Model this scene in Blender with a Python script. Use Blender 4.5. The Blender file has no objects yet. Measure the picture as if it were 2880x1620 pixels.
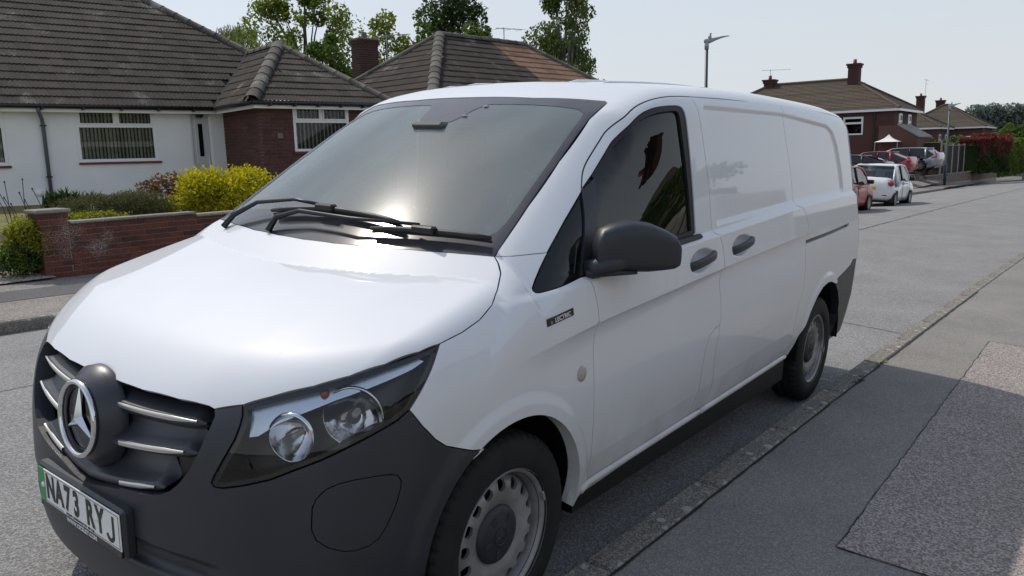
import bpy, math, random
import numpy as np
from mathutils import Matrix, Vector
from mathutils.geometry import delaunay_2d_cdt
random.seed(7); rng = np.random.default_rng(7)
scene = bpy.context.scene
COL = scene.collection
rad = math.radians

# ------------------------------------------------------------------ frames
# Road frame: x runs back along the kerb from the van's nose, y across the road, z up from the carriageway.
# The carriageway falls gently along x and towards the near kerb, so the road frame is tilted a little.
RM = np.array([[0.99974, 0.00103, 0.0226], [0.0, 0.99896, -0.04555], [-0.02262, 0.04554, 0.99871]])
ROAD = Matrix(RM.tolist()).to_4x4()

# ------------------------------------------------------------------ camera
cam = bpy.data.cameras.new('camera')
cam_o = bpy.data.objects.new('camera', cam); COL.objects.link(cam_o)
cam.sensor_width = 36.0; cam.lens = 2185.33 / 2880 * 36.0
cam.clip_start = 0.05; cam.clip_end = 2000
def _cam():
    yaw, pitch, roll = 0.65504, 0.18011, 0.02642
    f = np.array([math.cos(pitch)*math.cos(yaw), math.cos(pitch)*math.sin(yaw), -math.sin(pitch)])
    r = np.cross(f, [0, 0, 1.0]); r /= np.linalg.norm(r); u = np.cross(r, f)
    c, s = math.cos(roll), math.sin(roll)
    r, u = c*r + s*u, -s*r + c*u
    M = np.eye(4); M[:3, 0] = RM @ r; M[:3, 1] = RM @ u; M[:3, 2] = -(RM @ f)
    M[:3, 3] = RM @ np.array([-0.91461, -2.30894, 1.55393])
    return M
cam_o.matrix_world = Matrix(_cam().tolist())
scene.camera = cam_o

# ------------------------------------------------------------------ sky and sun
SUN_ELEV, SUN_AZ = rad(53), rad(81.5)            # azimuth measured from +x towards +y
world = bpy.data.worlds.new('World'); scene.world = world; world.use_nodes = True
wn = world.node_tree; wn.nodes.clear()
wo = wn.nodes.new('ShaderNodeOutputWorld'); bg = wn.nodes.new('ShaderNodeBackground')
sky = wn.nodes.new('ShaderNodeTexSky'); sky.sky_type = 'NISHITA'; sky.sun_disc = False
sky.sun_elevation = SUN_ELEV; sky.sun_rotation = rad(90) - SUN_AZ
sky.air_density = 1.0; sky.dust_density = 1.2; sky.ozone_density = 1.0; sky.altitude = 20
hz = wn.nodes.new('ShaderNodeMix'); hz.data_type = 'RGBA'; hz.inputs[7].default_value = (4.2, 4.42, 4.7, 1)
# thin high cloud: streaky veil that whitens the blue everywhere
tc = wn.nodes.new('ShaderNodeTexCoord'); mp = wn.nodes.new('ShaderNodeMapping'); mp.inputs['Scale'].default_value = (1.2, 1.2, 3.5)
nz = wn.nodes.new('ShaderNodeTexNoise'); nz.inputs['Scale'].default_value = 2.2; nz.inputs['Detail'].default_value = 6
mr = wn.nodes.new('ShaderNodeMapRange'); mr.inputs[1].default_value = .35; mr.inputs[2].default_value = .7; mr.inputs[3].default_value = .80; mr.inputs[4].default_value = .98
L = wn.links.new
L(tc.outputs['Generated'], mp.inputs['Vector']); L(mp.outputs[0], nz.inputs['Vector']); L(nz.outputs['Fac'], mr.inputs[0])
sx_ = wn.nodes.new('ShaderNodeSeparateXYZ'); L(tc.outputs['Generated'], sx_.inputs[0])      # haze thins with elevation
el = wn.nodes.new('ShaderNodeMapRange'); el.inputs[1].default_value = .12; el.inputs[2].default_value = .95; el.inputs[3].default_value = 1.0; el.inputs[4].default_value = .20; L(sx_.outputs[2], el.inputs[0])
ml = wn.nodes.new('ShaderNodeMath'); ml.operation = 'MULTIPLY'; L(mr.outputs[0], ml.inputs[0]); L(el.outputs[0], ml.inputs[1]); L(ml.outputs[0], hz.inputs[0]); L(sky.outputs[0], hz.inputs[6]); L(hz.outputs[2], bg.inputs['Color']); L(bg.outputs[0], wo.inputs[0])
bg.inputs['Strength'].default_value = 0.145
sun = bpy.data.lights.new('sun', 'SUN'); sun.energy = 2.45; sun.angle = rad(0.6); sun.color = (1.0, .93, .82)
sun_o = bpy.data.objects.new('sun', sun); COL.objects.link(sun_o)
sd = Vector((math.cos(SUN_ELEV)*math.cos(SUN_AZ), math.cos(SUN_ELEV)*math.sin(SUN_AZ), math.sin(SUN_ELEV)))
sun_o.rotation_euler = sd.to_track_quat('Z', 'Y').to_euler(); sun_o.location = (0, 20, 30)
scene.render.engine = 'CYCLES'
vs = scene.view_settings; vs.view_transform = 'Standard'; vs.look = 'None'; vs.exposure = 0.16; vs.gamma = 1.0; vs.use_curve_mapping = False
scene.cycles.max_bounces = 8; scene.cycles.transparent_max_bounces = 16

# ------------------------------------------------------------------ materials
MATS = {}
def mat(name, col, rough=.6, metal=0., var=0., vscale=8., bump=0., bscale=60., spec=.5, coat=0., col2=None, detail=4., emit=None, bdist=.01, obj_rand=0., coat_rough=.03):
    """Principled material; colour wanders between col and col2 (or col*(1±var)) with object-space noise; fine relief from bump."""
    m = bpy.data.materials.new(name); m.use_nodes = True; MATS[name] = m
    nt = m.node_tree; b = nt.nodes['Principled BSDF']; l = nt.links.new
    b.inputs['Base Color'].default_value = (*col, 1); b.inputs['Roughness'].default_value = rough; b.inputs['Metallic'].default_value = metal
    b.inputs['Specular IOR Level'].default_value = spec
    if coat: b.inputs['Coat Weight'].default_value = coat; b.inputs['Coat Roughness'].default_value = coat_rough
    tc = nt.nodes.new('ShaderNodeTexCoord'); co = tc.outputs['Object']; out = None
    if var or col2:
        n = nt.nodes.new('ShaderNodeTexNoise'); n.inputs['Scale'].default_value = vscale; n.inputs['Detail'].default_value = detail; l(co, n.inputs['Vector'])
        r = nt.nodes.new('ShaderNodeValToRGB'); l(n.outputs['Fac'], r.inputs[0])
        c0 = tuple(c*(1-var) for c in col); c1 = col2 if col2 else tuple(min(1, c*(1+var)) for c in col)
        r.color_ramp.elements[0].position = .32; r.color_ramp.elements[1].position = .68
        r.color_ramp.elements[0].color = (*c0, 1); r.color_ramp.elements[1].color = (*c1, 1); out = r.outputs[0]
        l(out, b.inputs['Base Color'])
    if obj_rand:
        oi = nt.nodes.new('ShaderNodeObjectInfo'); hs = nt.nodes.new('ShaderNodeHueSaturation')
        mr = nt.nodes.new('ShaderNodeMapRange'); mr.inputs[3].default_value = 1-obj_rand; mr.inputs[4].default_value = 1+obj_rand
        l(oi.outputs['Random'], mr.inputs[0]); l(mr.outputs[0], hs.inputs['Value'])
        if out: l(out, hs.inputs['Color'])
        else: hs.inputs['Color'].default_value = (*col, 1)
        l(hs.outputs[0], b.inputs['Base Color'])
    if bump:
        n = nt.nodes.new('ShaderNodeTexNoise'); n.inputs['Scale'].default_value = bscale; n.inputs['Detail'].default_value = 5; l(co, n.inputs['Vector'])
        bp = nt.nodes.new('ShaderNodeBump'); bp.inputs['Strength'].default_value = bump; bp.inputs['Distance'].default_value = bdist
        l(n.outputs['Fac'], bp.inputs['Height']); l(bp.outputs[0], b.inputs['Normal'])
    if emit: b.inputs['Emission Color'].default_value = (*emit[:3], 1); b.inputs['Emission Strength'].default_value = emit[3]
    return m
def glass(name, tint, refl_ior=1.5, dust=0., dustcol=(.7, .75, .74), rough=.0, dscale=3., dvar=.5, haze=0.):
    """Thin pane: tinted transmission, Fresnel reflection, and a film of dust that scatters light."""
    m = bpy.data.materials.new(name); m.use_nodes = True; MATS[name] = m; nt = m.node_tree; nt.nodes.clear(); l = nt.links.new; N = nt.nodes.new
    o = N('ShaderNodeOutputMaterial'); t = N('ShaderNodeBsdfTransparent'); t.inputs[0].default_value = (*tint, 1)
    g = N('ShaderNodeBsdfGlossy'); g.inputs['Roughness'].default_value = rough; g.inputs[0].default_value = (1, 1, 1, 1)
    fr = N('ShaderNodeFresnel'); fr.inputs[0].default_value = refl_ior
    mx = N('ShaderNodeMixShader'); l(fr.outputs[0], mx.inputs[0]); l(t.outputs[0], mx.inputs[1]); l(g.outputs[0], mx.inputs[2]); sh = mx.outputs[0]
    if haze:
        g2 = N('ShaderNodeBsdfGlossy'); g2.inputs['Roughness'].default_value = .20; m3 = N('ShaderNodeMixShader'); m3.inputs[0].default_value = haze; l(sh, m3.inputs[1]); l(g2.outputs[0], m3.inputs[2]); sh = m3.outputs[0]
    if dust:
        d = N('ShaderNodeBsdfDiffuse'); d.inputs[0].default_value = (*dustcol, 1)
        tr = N('ShaderNodeBsdfTranslucent'); tr.inputs[0].default_value = (*dustcol, 1)
        ad = N('ShaderNodeMixShader'); ad.inputs[0].default_value = .4; l(d.outputs[0], ad.inputs[1]); l(tr.outputs[0], ad.inputs[2])
        tc = N('ShaderNodeTexCoord'); mp = N('ShaderNodeMapping'); mp.inputs['Rotation'].default_value = (0, 0, .5); mp.inputs['Scale'].default_value = (.7, 2.2, 1)
        n = N('ShaderNodeTexNoise'); n.inputs['Scale'].default_value = dscale; n.inputs['Detail'].default_value = 7; l(tc.outputs['Object'], mp.inputs[0]); l(mp.outputs[0], n.inputs['Vector'])
        r = N('ShaderNodeMapRange'); r.inputs[1].default_value = .3; r.inputs[2].default_value = .75; r.inputs[3].default_value = dust*(1-dvar); r.inputs[4].default_value = dust*(1+dvar)
        l(n.outputs['Fac'], r.inputs[0])
        m2 = N('ShaderNodeMixShader'); l(r.outputs[0], m2.inputs[0]); l(sh, m2.inputs[1]); l(ad.outputs[0], m2.inputs[2]); sh = m2.outputs[0]
    l(sh, o.inputs[0]); return m

# ------------------------------------------------------------------ objects
def tag(o, label=None, cat=None, group=None, kind=None):
    for k, v in (('label', label), ('category', cat), ('group', group), ('kind', kind)):
        if v: o[k] = v
    return o
def empty(name, loc=(0, 0, 0), rotz=0., M=None, **kw):
    o = bpy.data.objects.new(name, None); COL.objects.link(o); o.empty_display_size = .2
    if M is not None: o.matrix_world = M
    else: o.location = loc; o.rotation_euler = (0, 0, rotz)
    return tag(o, **kw)
def link(name, me, parent=None, M=None, **kw):
    o = bpy.data.objects.new(name, me); COL.objects.link(o)
    if parent is not None: o.parent = parent
    if M is not None: o.matrix_local = M
    return tag(o, **kw)
def mesh(name, V, Fc, m=None, smooth=False, normals=None):
    me = bpy.data.meshes.new(name); me.from_pydata([tuple(map(float, v)) for v in V], [], [tuple(map(int, f)) for f in Fc])
    if smooth: me.polygons.foreach_set('use_smooth', [True]*len(me.polygons))
    if normals is not None: me.normals_split_custom_set_from_vertices([tuple(map(float, n)) for n in normals])
    if m is not None:
        for k in (m if isinstance(m, (list, tuple)) else [m]): me.materials.append(MATS[k] if isinstance(k, str) else k)
    me.update(); return me
class MB:
    """collects simple shapes into one mesh"""
    def __init__(s): s.v = []; s.f = []; s.mi = []
    def add(s, V, Fc, mi=0):
        n = len(s.v); s.v += [tuple(map(float, v)) for v in V]; s.f += [tuple(int(i)+n for i in f) for f in Fc]; s.mi += [mi]*len(Fc); return s
    def box(s, a, b, mi=0, M=None):
        (x0, y0, z0), (x1, y1, z1) = a, b
        V = [(x0, y0, z0), (x1, y0, z0), (x1, y1, z0), (x0, y1, z0), (x0, y0, z1), (x1, y0, z1), (x1, y1, z1), (x0, y1, z1)]
        if M is not None: V = [tuple(M @ Vector(v)) for v in V]
        return s.add(V, [(0, 3, 2, 1), (4, 5, 6, 7), (0, 1, 5, 4), (1, 2, 6, 5), (2, 3, 7, 6), (3, 0, 4, 7)], mi)
    def bbox(s, a, b, bev=.01, mi=0, M=None):
        """box with chamfered edges"""
        (x0, y0, z0), (x1, y1, z1) = a, b; e = bev; V = []; 
        P = []
        for z, k in ((z0, e), (z0+e, 0), (z1-e, 0), (z1, e)):
            P.append([(x0+e, y0+k, z), (x1-e, y0+k, z), (x1-k, y0+e, z), (x1-k, y1-e, z), (x1-e, y1-k, z), (x0+e, y1-k, z), (x0+k, y1-e, z), (x0+k, y0+e, z)])
        V = sum(P, []); Fs = [tuple(range(7, -1, -1)), tuple(range(24, 32))]
        for r in range(3):
            for i in range(8): Fs.append((r*8+i, r*8+(i+1) % 8, r*8+8+(i+1) % 8, r*8+8+i))
        if M is not None: V = [tuple(M @ Vector(v)) for v in V]
        return s.add(V, Fs, mi)
    def tube(s, pts, r, n=8, mi=0, cap=True):
        pts = [Vector(p) for p in pts]; rr = r if isinstance(r, (list, tuple)) else [r]*len(pts); V = []; prev = None
        for i, p in enumerate(pts):
            d = (pts[min(i+1, len(pts)-1)] - pts[max(i-1, 0)]).normalized()
            a = (prev - d*prev.dot(d)) if prev is not None else d.orthogonal()
            if a.length < 1e-6: a = d.orthogonal()
            a.normalize(); prev = a; b = d.cross(a)
            for k in range(n):
                t = 2*math.pi*k/n; V.append(tuple(p + a*(math.cos(t)*rr[i]) + b*(math.sin(t)*rr[i])))
        Fs = []
        for i in range(len(pts)-1):
            for k in range(n): Fs.append((i*n+k, i*n+(k+1) % n, (i+1)*n+(k+1) % n, (i+1)*n+k))
        if cap: Fs += [tuple(range(n-1, -1, -1)), tuple(range((len(pts)-1)*n, len(pts)*n))]
        return s.add(V, Fs, mi)
    def lathe(s, prof, n=32, mi=0, axis='z', M=None, a0=0, a1=2*math.pi):
        full = abs(a1-a0-2*math.pi) < 1e-6; V = []; m_ = n if full else n+1
        for i in range(m_):
            t = a0+(a1-a0)*i/n; c, q = math.cos(t), math.sin(t)
            for r, h in prof: V.append((r*c, r*q, h) if axis == 'z' else (r*c, h, r*q))
        k = len(prof); Fs = []
        for i in range(n):
            j = (i+1) % m_
            for a in range(k-1):
                q = (i*k+a, j*k+a, j*k+a+1, i*k+a+1)
                Fs.append(q if axis == 'z' else q[::-1])
        if M is not None: V = [tuple(M @ Vector(v)) for v in V]
        return s.add(V, Fs, mi)
    def prism(s, poly, ext, mi=0):
        """extrude a 3-D polygon by vector ext"""
        n = len(poly); V = [tuple(p) for p in poly] + [tuple(np.array(p)+np.array(ext)) for p in poly]
        return s.add(V, [tuple(range(n-1, -1, -1)), tuple(range(n, 2*n))] + [(i, (i+1) % n, n+(i+1) % n, n+i) for i in range(n)], mi)
    def mesh(s, name, m, smooth=False):
        me = mesh(name, s.v, s.f, m, smooth)
        if any(s.mi): me.polygons.foreach_set('material_index', s.mi)
        return me
    def obj(s, name, m, parent=None, smooth=False, M=None, **kw):
        return link(name, s.mesh(name, m, smooth), parent, M, **kw)
def bevel(o, w=.005, seg=2, ang=35):
    b = o.modifiers.new('bevel', 'BEVEL'); b.width = w; b.segments = seg; b.limit_method = 'ANGLE'; b.angle_limit = rad(ang); return o
def copy_tree(o, parent=None):
    c = o.copy(); COL.objects.link(c); c.parent = parent
    for ch in list(o.children): copy_tree(ch, c)
    return c
def text_mesh(name, body, size, m, depth=.001, bold=0., sx=1., align='CENTER', spacing=1.):
    cu = bpy.data.curves.new(name, 'FONT'); cu.body = body; cu.size = size; cu.extrude = depth/2; cu.offset = bold; cu.align_x = align; cu.align_y = 'CENTER'; cu.space_character = spacing
    o = bpy.data.objects.new(name, cu); COL.objects.link(o); bpy.context.view_layer.update()
    me = bpy.data.meshes.new_from_object(o.evaluated_get(bpy.context.evaluated_depsgraph_get())); bpy.data.objects.remove(o)
    for v in me.vertices: v.co.x *= sx
    me.materials.clear(); me.materials.append(MATS[m]); me.name = name; return me

class Sp:
    """natural cubic spline through (t, value) knots, linear beyond the ends"""
    def __init__(s, *kv):
        x = np.array([k[0] for k in kv], float); y = np.array([k[1] for k in kv], float); n = len(x)
        h = np.diff(x); A = np.eye(n); b = np.zeros(n)
        for i in range(1, n-1):
            A[i, i-1] = h[i-1]; A[i, i] = 2*(h[i-1]+h[i]); A[i, i+1] = h[i]
            b[i] = 6*((y[i+1]-y[i])/h[i]-(y[i]-y[i-1])/h[i-1])
        s.x, s.y, s.h, s.m = x, y, h, np.linalg.solve(A, b)
    def __call__(s, t):
        t = np.asarray(t, float); tc = np.clip(t, s.x[0], s.x[-1])
        i = np.clip(np.searchsorted(s.x, tc)-1, 0, len(s.x)-2)
        h = s.h[i]; a = s.x[i+1]-tc; b = tc-s.x[i]; m0 = s.m[i]; m1 = s.m[i+1]
        v = (m0*a**3+m1*b**3)/(6*h)+(s.y[i]/h-m0*h/6)*a+(s.y[i+1]/h-m1*h/6)*b
        d0 = (s.y[1]-s.y[0])/s.h[0]-s.h[0]*s.m[1]/6; d1 = (s.y[-1]-s.y[-2])/s.h[-1]+s.h[-1]*s.m[-2]/6
        return v+np.where(t < s.x[0], (t-s.x[0])*d0, 0)+np.where(t > s.x[-1], (t-s.x[-1])*d1, 0)
def smax(a, b, k):
    h = np.maximum(k-np.abs(a-b), 0)/k
    return np.maximum(a, b)+h*h*k*.25
def sst(x, a, b):
    t = np.clip((x-a)/(b-a), 0, 1); return t*t*(3-2*t)
def inside(P, poly):
    x, y = P[:, 0], P[:, 1]; r = np.zeros(len(P), bool); n = len(poly); j = n-1
    for i in range(n):
        xi, yi = poly[i]; xj, yj = poly[j]
        c = ((yi > y) != (yj > y)) & (x < (xj-xi)*(y-yi)/((yj-yi) if yj != yi else 1e-12)+xi); r ^= c; j = i
    return r
def pdist(P, poly, closed=True):
    """distance to polyline"""
    d = np.full(P.shape[:-1], 1e9); n = len(poly)
    for i in range(n if closed else n-1):
        a = np.array(poly[i]); b = np.array(poly[(i+1) % n]); e = b-a; w = P-a
        t = np.clip((w@e)/max(e@e, 1e-12), 0, 1); d = np.minimum(d, np.linalg.norm(w-t[..., None]*e, axis=-1))
    return d
# ================================================================== THE VAN
mat('van_paint', (.715, .735, .765), rough=.45, spec=.12, coat=.9, coat_rough=.025, var=.012, vscale=2.5, bump=.012, bscale=260, bdist=.002)
mat('van_plastic', (.026, .029, .037), rough=.44, bump=.10, bscale=900, bdist=.001, var=.10, vscale=6)
mat('van_black', (.008, .008, .010), rough=.35)
mat('van_rubber', (.010, .010, .011), rough=.55)
mat('van_gloss_black', (.006, .006, .007), rough=.06)
mat('van_grille', (.034, .036, .046), rough=.36, bump=.05, bscale=700, bdist=.001)
mat('chrome', (.72, .73, .75), rough=.07, metal=1.)
mat('strip_metal', (.62, .61, .57), rough=.28, metal=.85)
mat('tyre', (.0105, .0100, .0098), rough=.78, bump=.15, bscale=350, bdist=.002, var=.35, vscale=14)
mat('wheel_steel', (.30, .295, .29), rough=.45, metal=.35, var=.25, vscale=9, col2=(.40, .39, .40), bump=.06, bscale=300, bdist=.001)
mat('cabin', (.085, .092, .092), rough=.7)
mat('cabin_light', (.38, .40, .39), rough=.8)
mat('frit', (.060, .060, .066), rough=.12, var=.25, vscale=5)
mat('reflector', (.70, .71, .74), rough=.08, metal=1., bump=.3, bscale=38, bdist=.004)
mat('drl', (.62, .68, .76), rough=.16, metal=.85, bump=.35, bscale=420, bdist=.002)
mat('amber', (.45, .10, .03), rough=.3)
mat('lamp_red', (.30, .010, .014), rough=.15, coat=1.)
mat('lens_grey', (.42, .40, .38), rough=.2, bump=.3, bscale=220, bdist=.002)
mat('plate_white', (.80, .80, .78), rough=.35, var=.03, vscale=30)
mat('plate_green', (.02, .30, .075), rough=.35)
mat('print_black', (.006, .006, .006), rough=.4)
mat('print_white', (.70, .70, .70), rough=.4)
mat('print_grey', (.25, .27, .30), rough=.4)
glass('windscreen_glass', (.86, .93, .90), 1.52, dust=.27, dustcol=(.64, .78, .80), dvar=.30, haze=.022, dscale=2.2)
glass('side_glass', (.20, .25, .24), 1.5, dust=.004)
glass('lamp_glass', (.93, .94, .95), 1.5)

nt = MATS['van_paint'].node_tree; b_ = nt.nodes['Principled BSDF']; src = b_.inputs['Base Color'].links[0].from_socket
tc_ = nt.nodes.new('ShaderNodeTexCoord'); sp_ = nt.nodes.new('ShaderNodeSeparateXYZ'); nt.links.new(tc_.outputs['Object'], sp_.inputs[0])
mr_ = nt.nodes.new('ShaderNodeMapRange'); mr_.inputs[1].default_value = .75; mr_.inputs[2].default_value = .30; nt.links.new(sp_.outputs[2], mr_.inputs[0])
nn_ = nt.nodes.new('ShaderNodeTexNoise'); nn_.inputs['Scale'].default_value = 7; nn_.inputs['Detail'].default_value = 8; nt.links.new(tc_.outputs['Object'], nn_.inputs['Vector'])
mu_ = nt.nodes.new('ShaderNodeMath'); mu_.operation = 'MULTIPLY'; nt.links.new(mr_.outputs[0], mu_.inputs[0]); nt.links.new(nn_.outputs['Fac'], mu_.inputs[1])
mx_ = nt.nodes.new('ShaderNodeMix'); mx_.data_type = 'RGBA'; nt.links.new(mu_.outputs[0], mx_.inputs[0]); nt.links.new(src, mx_.inputs[6]); mx_.inputs[7].default_value = (.36, .34, .31, 1); nt.links.new(mx_.outputs[2], b_.inputs['Base Color'])
W0 = Sp((.18, .905), (.30, .928), (.45, .944), (.65, .955), (.85, .963), (1.0, .962), (1.1, .952), (1.2, .938), (1.4, .912), (1.6, .881), (1.75, .855), (1.9, .822))
ROOF = Sp((1.6, 1.74), (1.8, 1.80), (2.0, 1.842), (2.25, 1.867), (2.6, 1.888), (3.2, 1.904), (3.8, 1.905), (4.4, 1.897), (4.8, 1.87), (5.2, 1.81))
HOOD = Sp((.0, .84), (.08, .885), (.2, .955), (.35, 1.02), (.55, 1.083), (.75, 1.133), (.95, 1.178), (1.2, 1.22))
FLANK = Sp((.1, 1.235), (.3, 1.29), (.45, 1.33), (.6, 1.362), (.75, 1.385), (.95, 1.41), (1.3, 1.44))
FRONT = Sp((.15, .085), (.25, .05), (.35, .034), (.5, .030), (.62, .034), (.75, .052), (.86, .087), (1.0, .16))
HC1 = Sp((.1, .44), (.23, .452), (.35, .475), (.6, .56), (.95, .72)); HC0 = Sp((.1, .07), (.2, .095), (.43, .17), (.68, .225), (1.0, .28))
def kink(d, w): return .5*(d+np.sqrt(d*d+w*w))
LEDGE = Sp((.9, 1.088), (1.24, 1.118), (2.0, 1.175), (2.64, 1.214), (3.47, 1.262), (4.53, 1.294), (5.0, 1.30))
CREASE = Sp((.9, .920), (1.11, .946), (1.33, .970), (1.62, .992), (2.4, 1.045), (3.2, 1.090), (5.0, 1.16))
LOWC = Sp((1.3, .472), (2.24, .508), (2.85, .544), (3.5, .56), (5, .60))
RECESS = [(2.335, 1.752), (2.322, 1.596), (2.340, 1.471), (2.360, 1.357), (2.390, 1.232), (3.471, 1.282), (4.50, 1.312), (4.548, 1.330), (4.517, 1.452), (4.453, 1.605), (4.355, 1.700), (4.22, 1.736), (3.38, 1.768)]
AF, AR = (.893, .375, .366), (4.105, .365, .402)          # wheel-arch circles (x, z, r)
BOWLS = [(2.165, 1.098, .130, .056), (2.610, 1.126, .130, .054)]
def W_side(x, z):
    W = W0(z)-.055*np.maximum(1.25-x, 0)**2-.0085*np.maximum(x-2.4, 0)**2
    W = W-.080*sst(z, 1.05, 1.60)*(1-sst(x, 1.25, 2.30))             # greenhouse draws in towards the windscreen
    # shoulder ledge under the glass, character crease, tuck above the sill
    zl = LEDGE(x); W = W+.007-.021*sst(z, zl-.010, zl+.020)*sst(x, .85, 1.05)
    d = CREASE(x)-z; dp = np.maximum(d, 0)
    W = W-.022*sst(x, .80, 1.35)*(1-sst(x, 3.3, 4.2))*(dp/.07)*np.exp(1-dp/.07)*.8
    W = W-.09*np.maximum(LOWC(x)-z, 0)*sst(x, 1.2, 1.4)
    for cx, cz, r in (AF, AR):                                # raised wheel-arch lips
        q = np.hypot(x-cx, np.maximum(z, .1)-cz); W = W+.013*(1-sst(q, r+.035, r+.075))*sst(z, .2, .5)
    for bx, bz, a, b in BOWLS:                                # dished cups behind the door handles
        q = np.sqrt(((x-bx)/a)**2+((z-bz-(x-bx)*.07)/b)**2); W = W-.030*(1-sst(q, .45, 1.0))
    return W
RA = np.array(RECESS)
def recess(x, z):
    m = (x > 2.25) & (x < 4.65) & (z > 1.15) & (z < 1.85)
    out = np.zeros(np.shape(x))
    if np.any(m):
        P = np.stack([x[m], z[m]], -1); d = pdist(P, RECESS); s = np.where(inside(P, RECESS), d, -d)
        out[m] = .013*sst(s, -.008, .022)
    return out
def body_parts(P):
    x, y, z = P[..., 0], P[..., 1], P[..., 2]; s = np.abs(y)
    side = s-(W_side(x, z)-recess(x, z))
    roof = z-(ROOF(x)-.040*(s/.8)**2-.014*(s/.8)**4)
    hood = (z-(HOOD(x)-.004*(s/.7)**2-.085*kink(s-HC1(x), .025)-.022*kink(s-HC0(x), .02)))*.92
    flank = s*.75+z*.66-FLANK(x)+.004
    zw = 1.21+.649*(x-.986)+.09*(1-(s/.75)**2)+.03*(x-.986)*(1.806-x)
    ws = (z-zw)*.82
    grv = .030*sst(z, .375, .395)*(1-sst(z, .43, .452))*(1-sst(s, .45, .62))
    fr = (FRONT(z)+.16*s**2+.30*s**4+grv-x)*.9
    back = x-(5.05-.16*np.maximum(z-.9, 0)**2-.07*s**2-.12*np.maximum(.45-z, 0))
    return side, roof, hood, flank, ws, fr, back
PE_S = Sp((.95, .775), (1.2, .740), (1.42, .711), (1.67, .676), (1.8, .668), (2.2, .66)); PE_Z = Sp((.95, 1.185), (1.2, 1.357), (1.42, 1.506), (1.67, 1.664), (1.8, 1.734), (2.2, 1.86))
def BF(P):
    side, roof, hood, flank, ws, fr, back = body_parts(P)
    top = smax(np.minimum(smax(hood, flank, .05), ws), roof, .10)
    x, y, z = P[..., 0], P[..., 1], P[..., 2]
    f = smax(side, top, .115); pil = (np.abs(y)-PE_S(x)-.014)*.70+(z-PE_Z(x))*.714-.25*sst(x, 1.66, 2.05)-.3*(1-sst(x, .86, 1.02))
    f = smax(f, pil, .03); f = smax(f, back, .14); return smax(f, fr, .10)
def BG(P, h=4e-4):
    g = np.zeros_like(P)
    for i in range(3):
        e = np.zeros(3); e[i] = h; g[:, i] = BF(P+e)-BF(P-e)
    return g/np.linalg.norm(g, axis=1, keepdims=True)
def cast(Q, D, lo, hi, it=26):
    lo = np.full(len(Q), float(lo)); hi = np.full(len(Q), float(hi))     # lo inside, hi outside
    for _ in range(it):
        m = (lo+hi)/2; v = BF(Q+D*m[:, None]); lo = np.where(v < 0, m, lo); hi = np.where(v < 0, hi, m)
    return Q+D*lo[:, None]
def to_uv(P, mode):
    P = np.asarray(P, float)
    if mode == 'side': return P[:, [0, 2]]
    if mode == 'top': return P[:, [0, 1]]
    if mode == 'back': return P[:, [1, 2]]
    if mode == 'cylz': return np.c_[np.arctan2(P[:, 1], .9-P[:, 0])*.9, P[:, 2]]
    if mode == 'cylx': return np.c_[P[:, 0], np.arctan2(P[:, 1], P[:, 2]-1.0)*.85]
def on_body(U, mode):
    n = len(U); Z = np.zeros(n)
    if mode == 'side': return cast(np.c_[U[:, 0], Z, U[:, 1]], np.tile([0, -1., 0], (n, 1)), .3, 1.2)
    if mode == 'top': return cast(np.c_[U, Z+.4], np.tile([0, 0, 1.], (n, 1)), .05, 1.8)
    if mode == 'back': return cast(np.c_[Z+4, U], np.tile([1., 0, 0], (n, 1)), .1, 1.4)
    if mode == 'cylz':
        t = U[:, 0]/.9; return cast(np.c_[Z+.9, Z, U[:, 1]], np.c_[-np.cos(t), np.sin(t), Z], .1, 1.5)
    t = U[:, 1]/.85; return cast(np.c_[U[:, 0], Z, Z+1.0], np.c_[Z, np.sin(t), np.cos(t)], .1, 1.3)
def densify(P, step, closed=True):
    P = np.asarray(P, float); out = []
    for i in range(len(P) if closed else len(P)-1):
        a = P[i]; b = P[(i+1) % len(P)]; k = max(1, int(np.linalg.norm(b-a)/step))
        for j in range(k): out.append(a+(b-a)*j/k)
    if not closed: out.append(P[-1])
    return np.array(out)
def smooth_line(P, it=2):
    P = np.asarray(P, float)
    for _ in range(it):                      # Chaikin, ends kept
        Q = [P[0]]
        for a, b in zip(P[:-1], P[1:]): Q += [a*.75+b*.25, a*.25+b*.75]
        Q.append(P[-1]); P = np.array(Q)
    return P
def shrink(U, d):
    A = .5*np.sum(U[:, 0]*np.roll(U[:, 1], -1)-np.roll(U[:, 0], -1)*U[:, 1])
    e0 = U-np.roll(U, 1, 0); e1 = np.roll(U, -1, 0)-U
    n0 = np.c_[-e0[:, 1], e0[:, 0]]/np.maximum(np.linalg.norm(e0, axis=1), 1e-9)[:, None]; n1 = np.c_[-e1[:, 1], e1[:, 0]]/np.maximum(np.linalg.norm(e1, axis=1), 1e-9)[:, None]
    n = n0+n1; n /= np.maximum(np.linalg.norm(n, axis=1), .35)[:, None]
    return U+n*d*(1 if A > 0 else -1)
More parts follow.
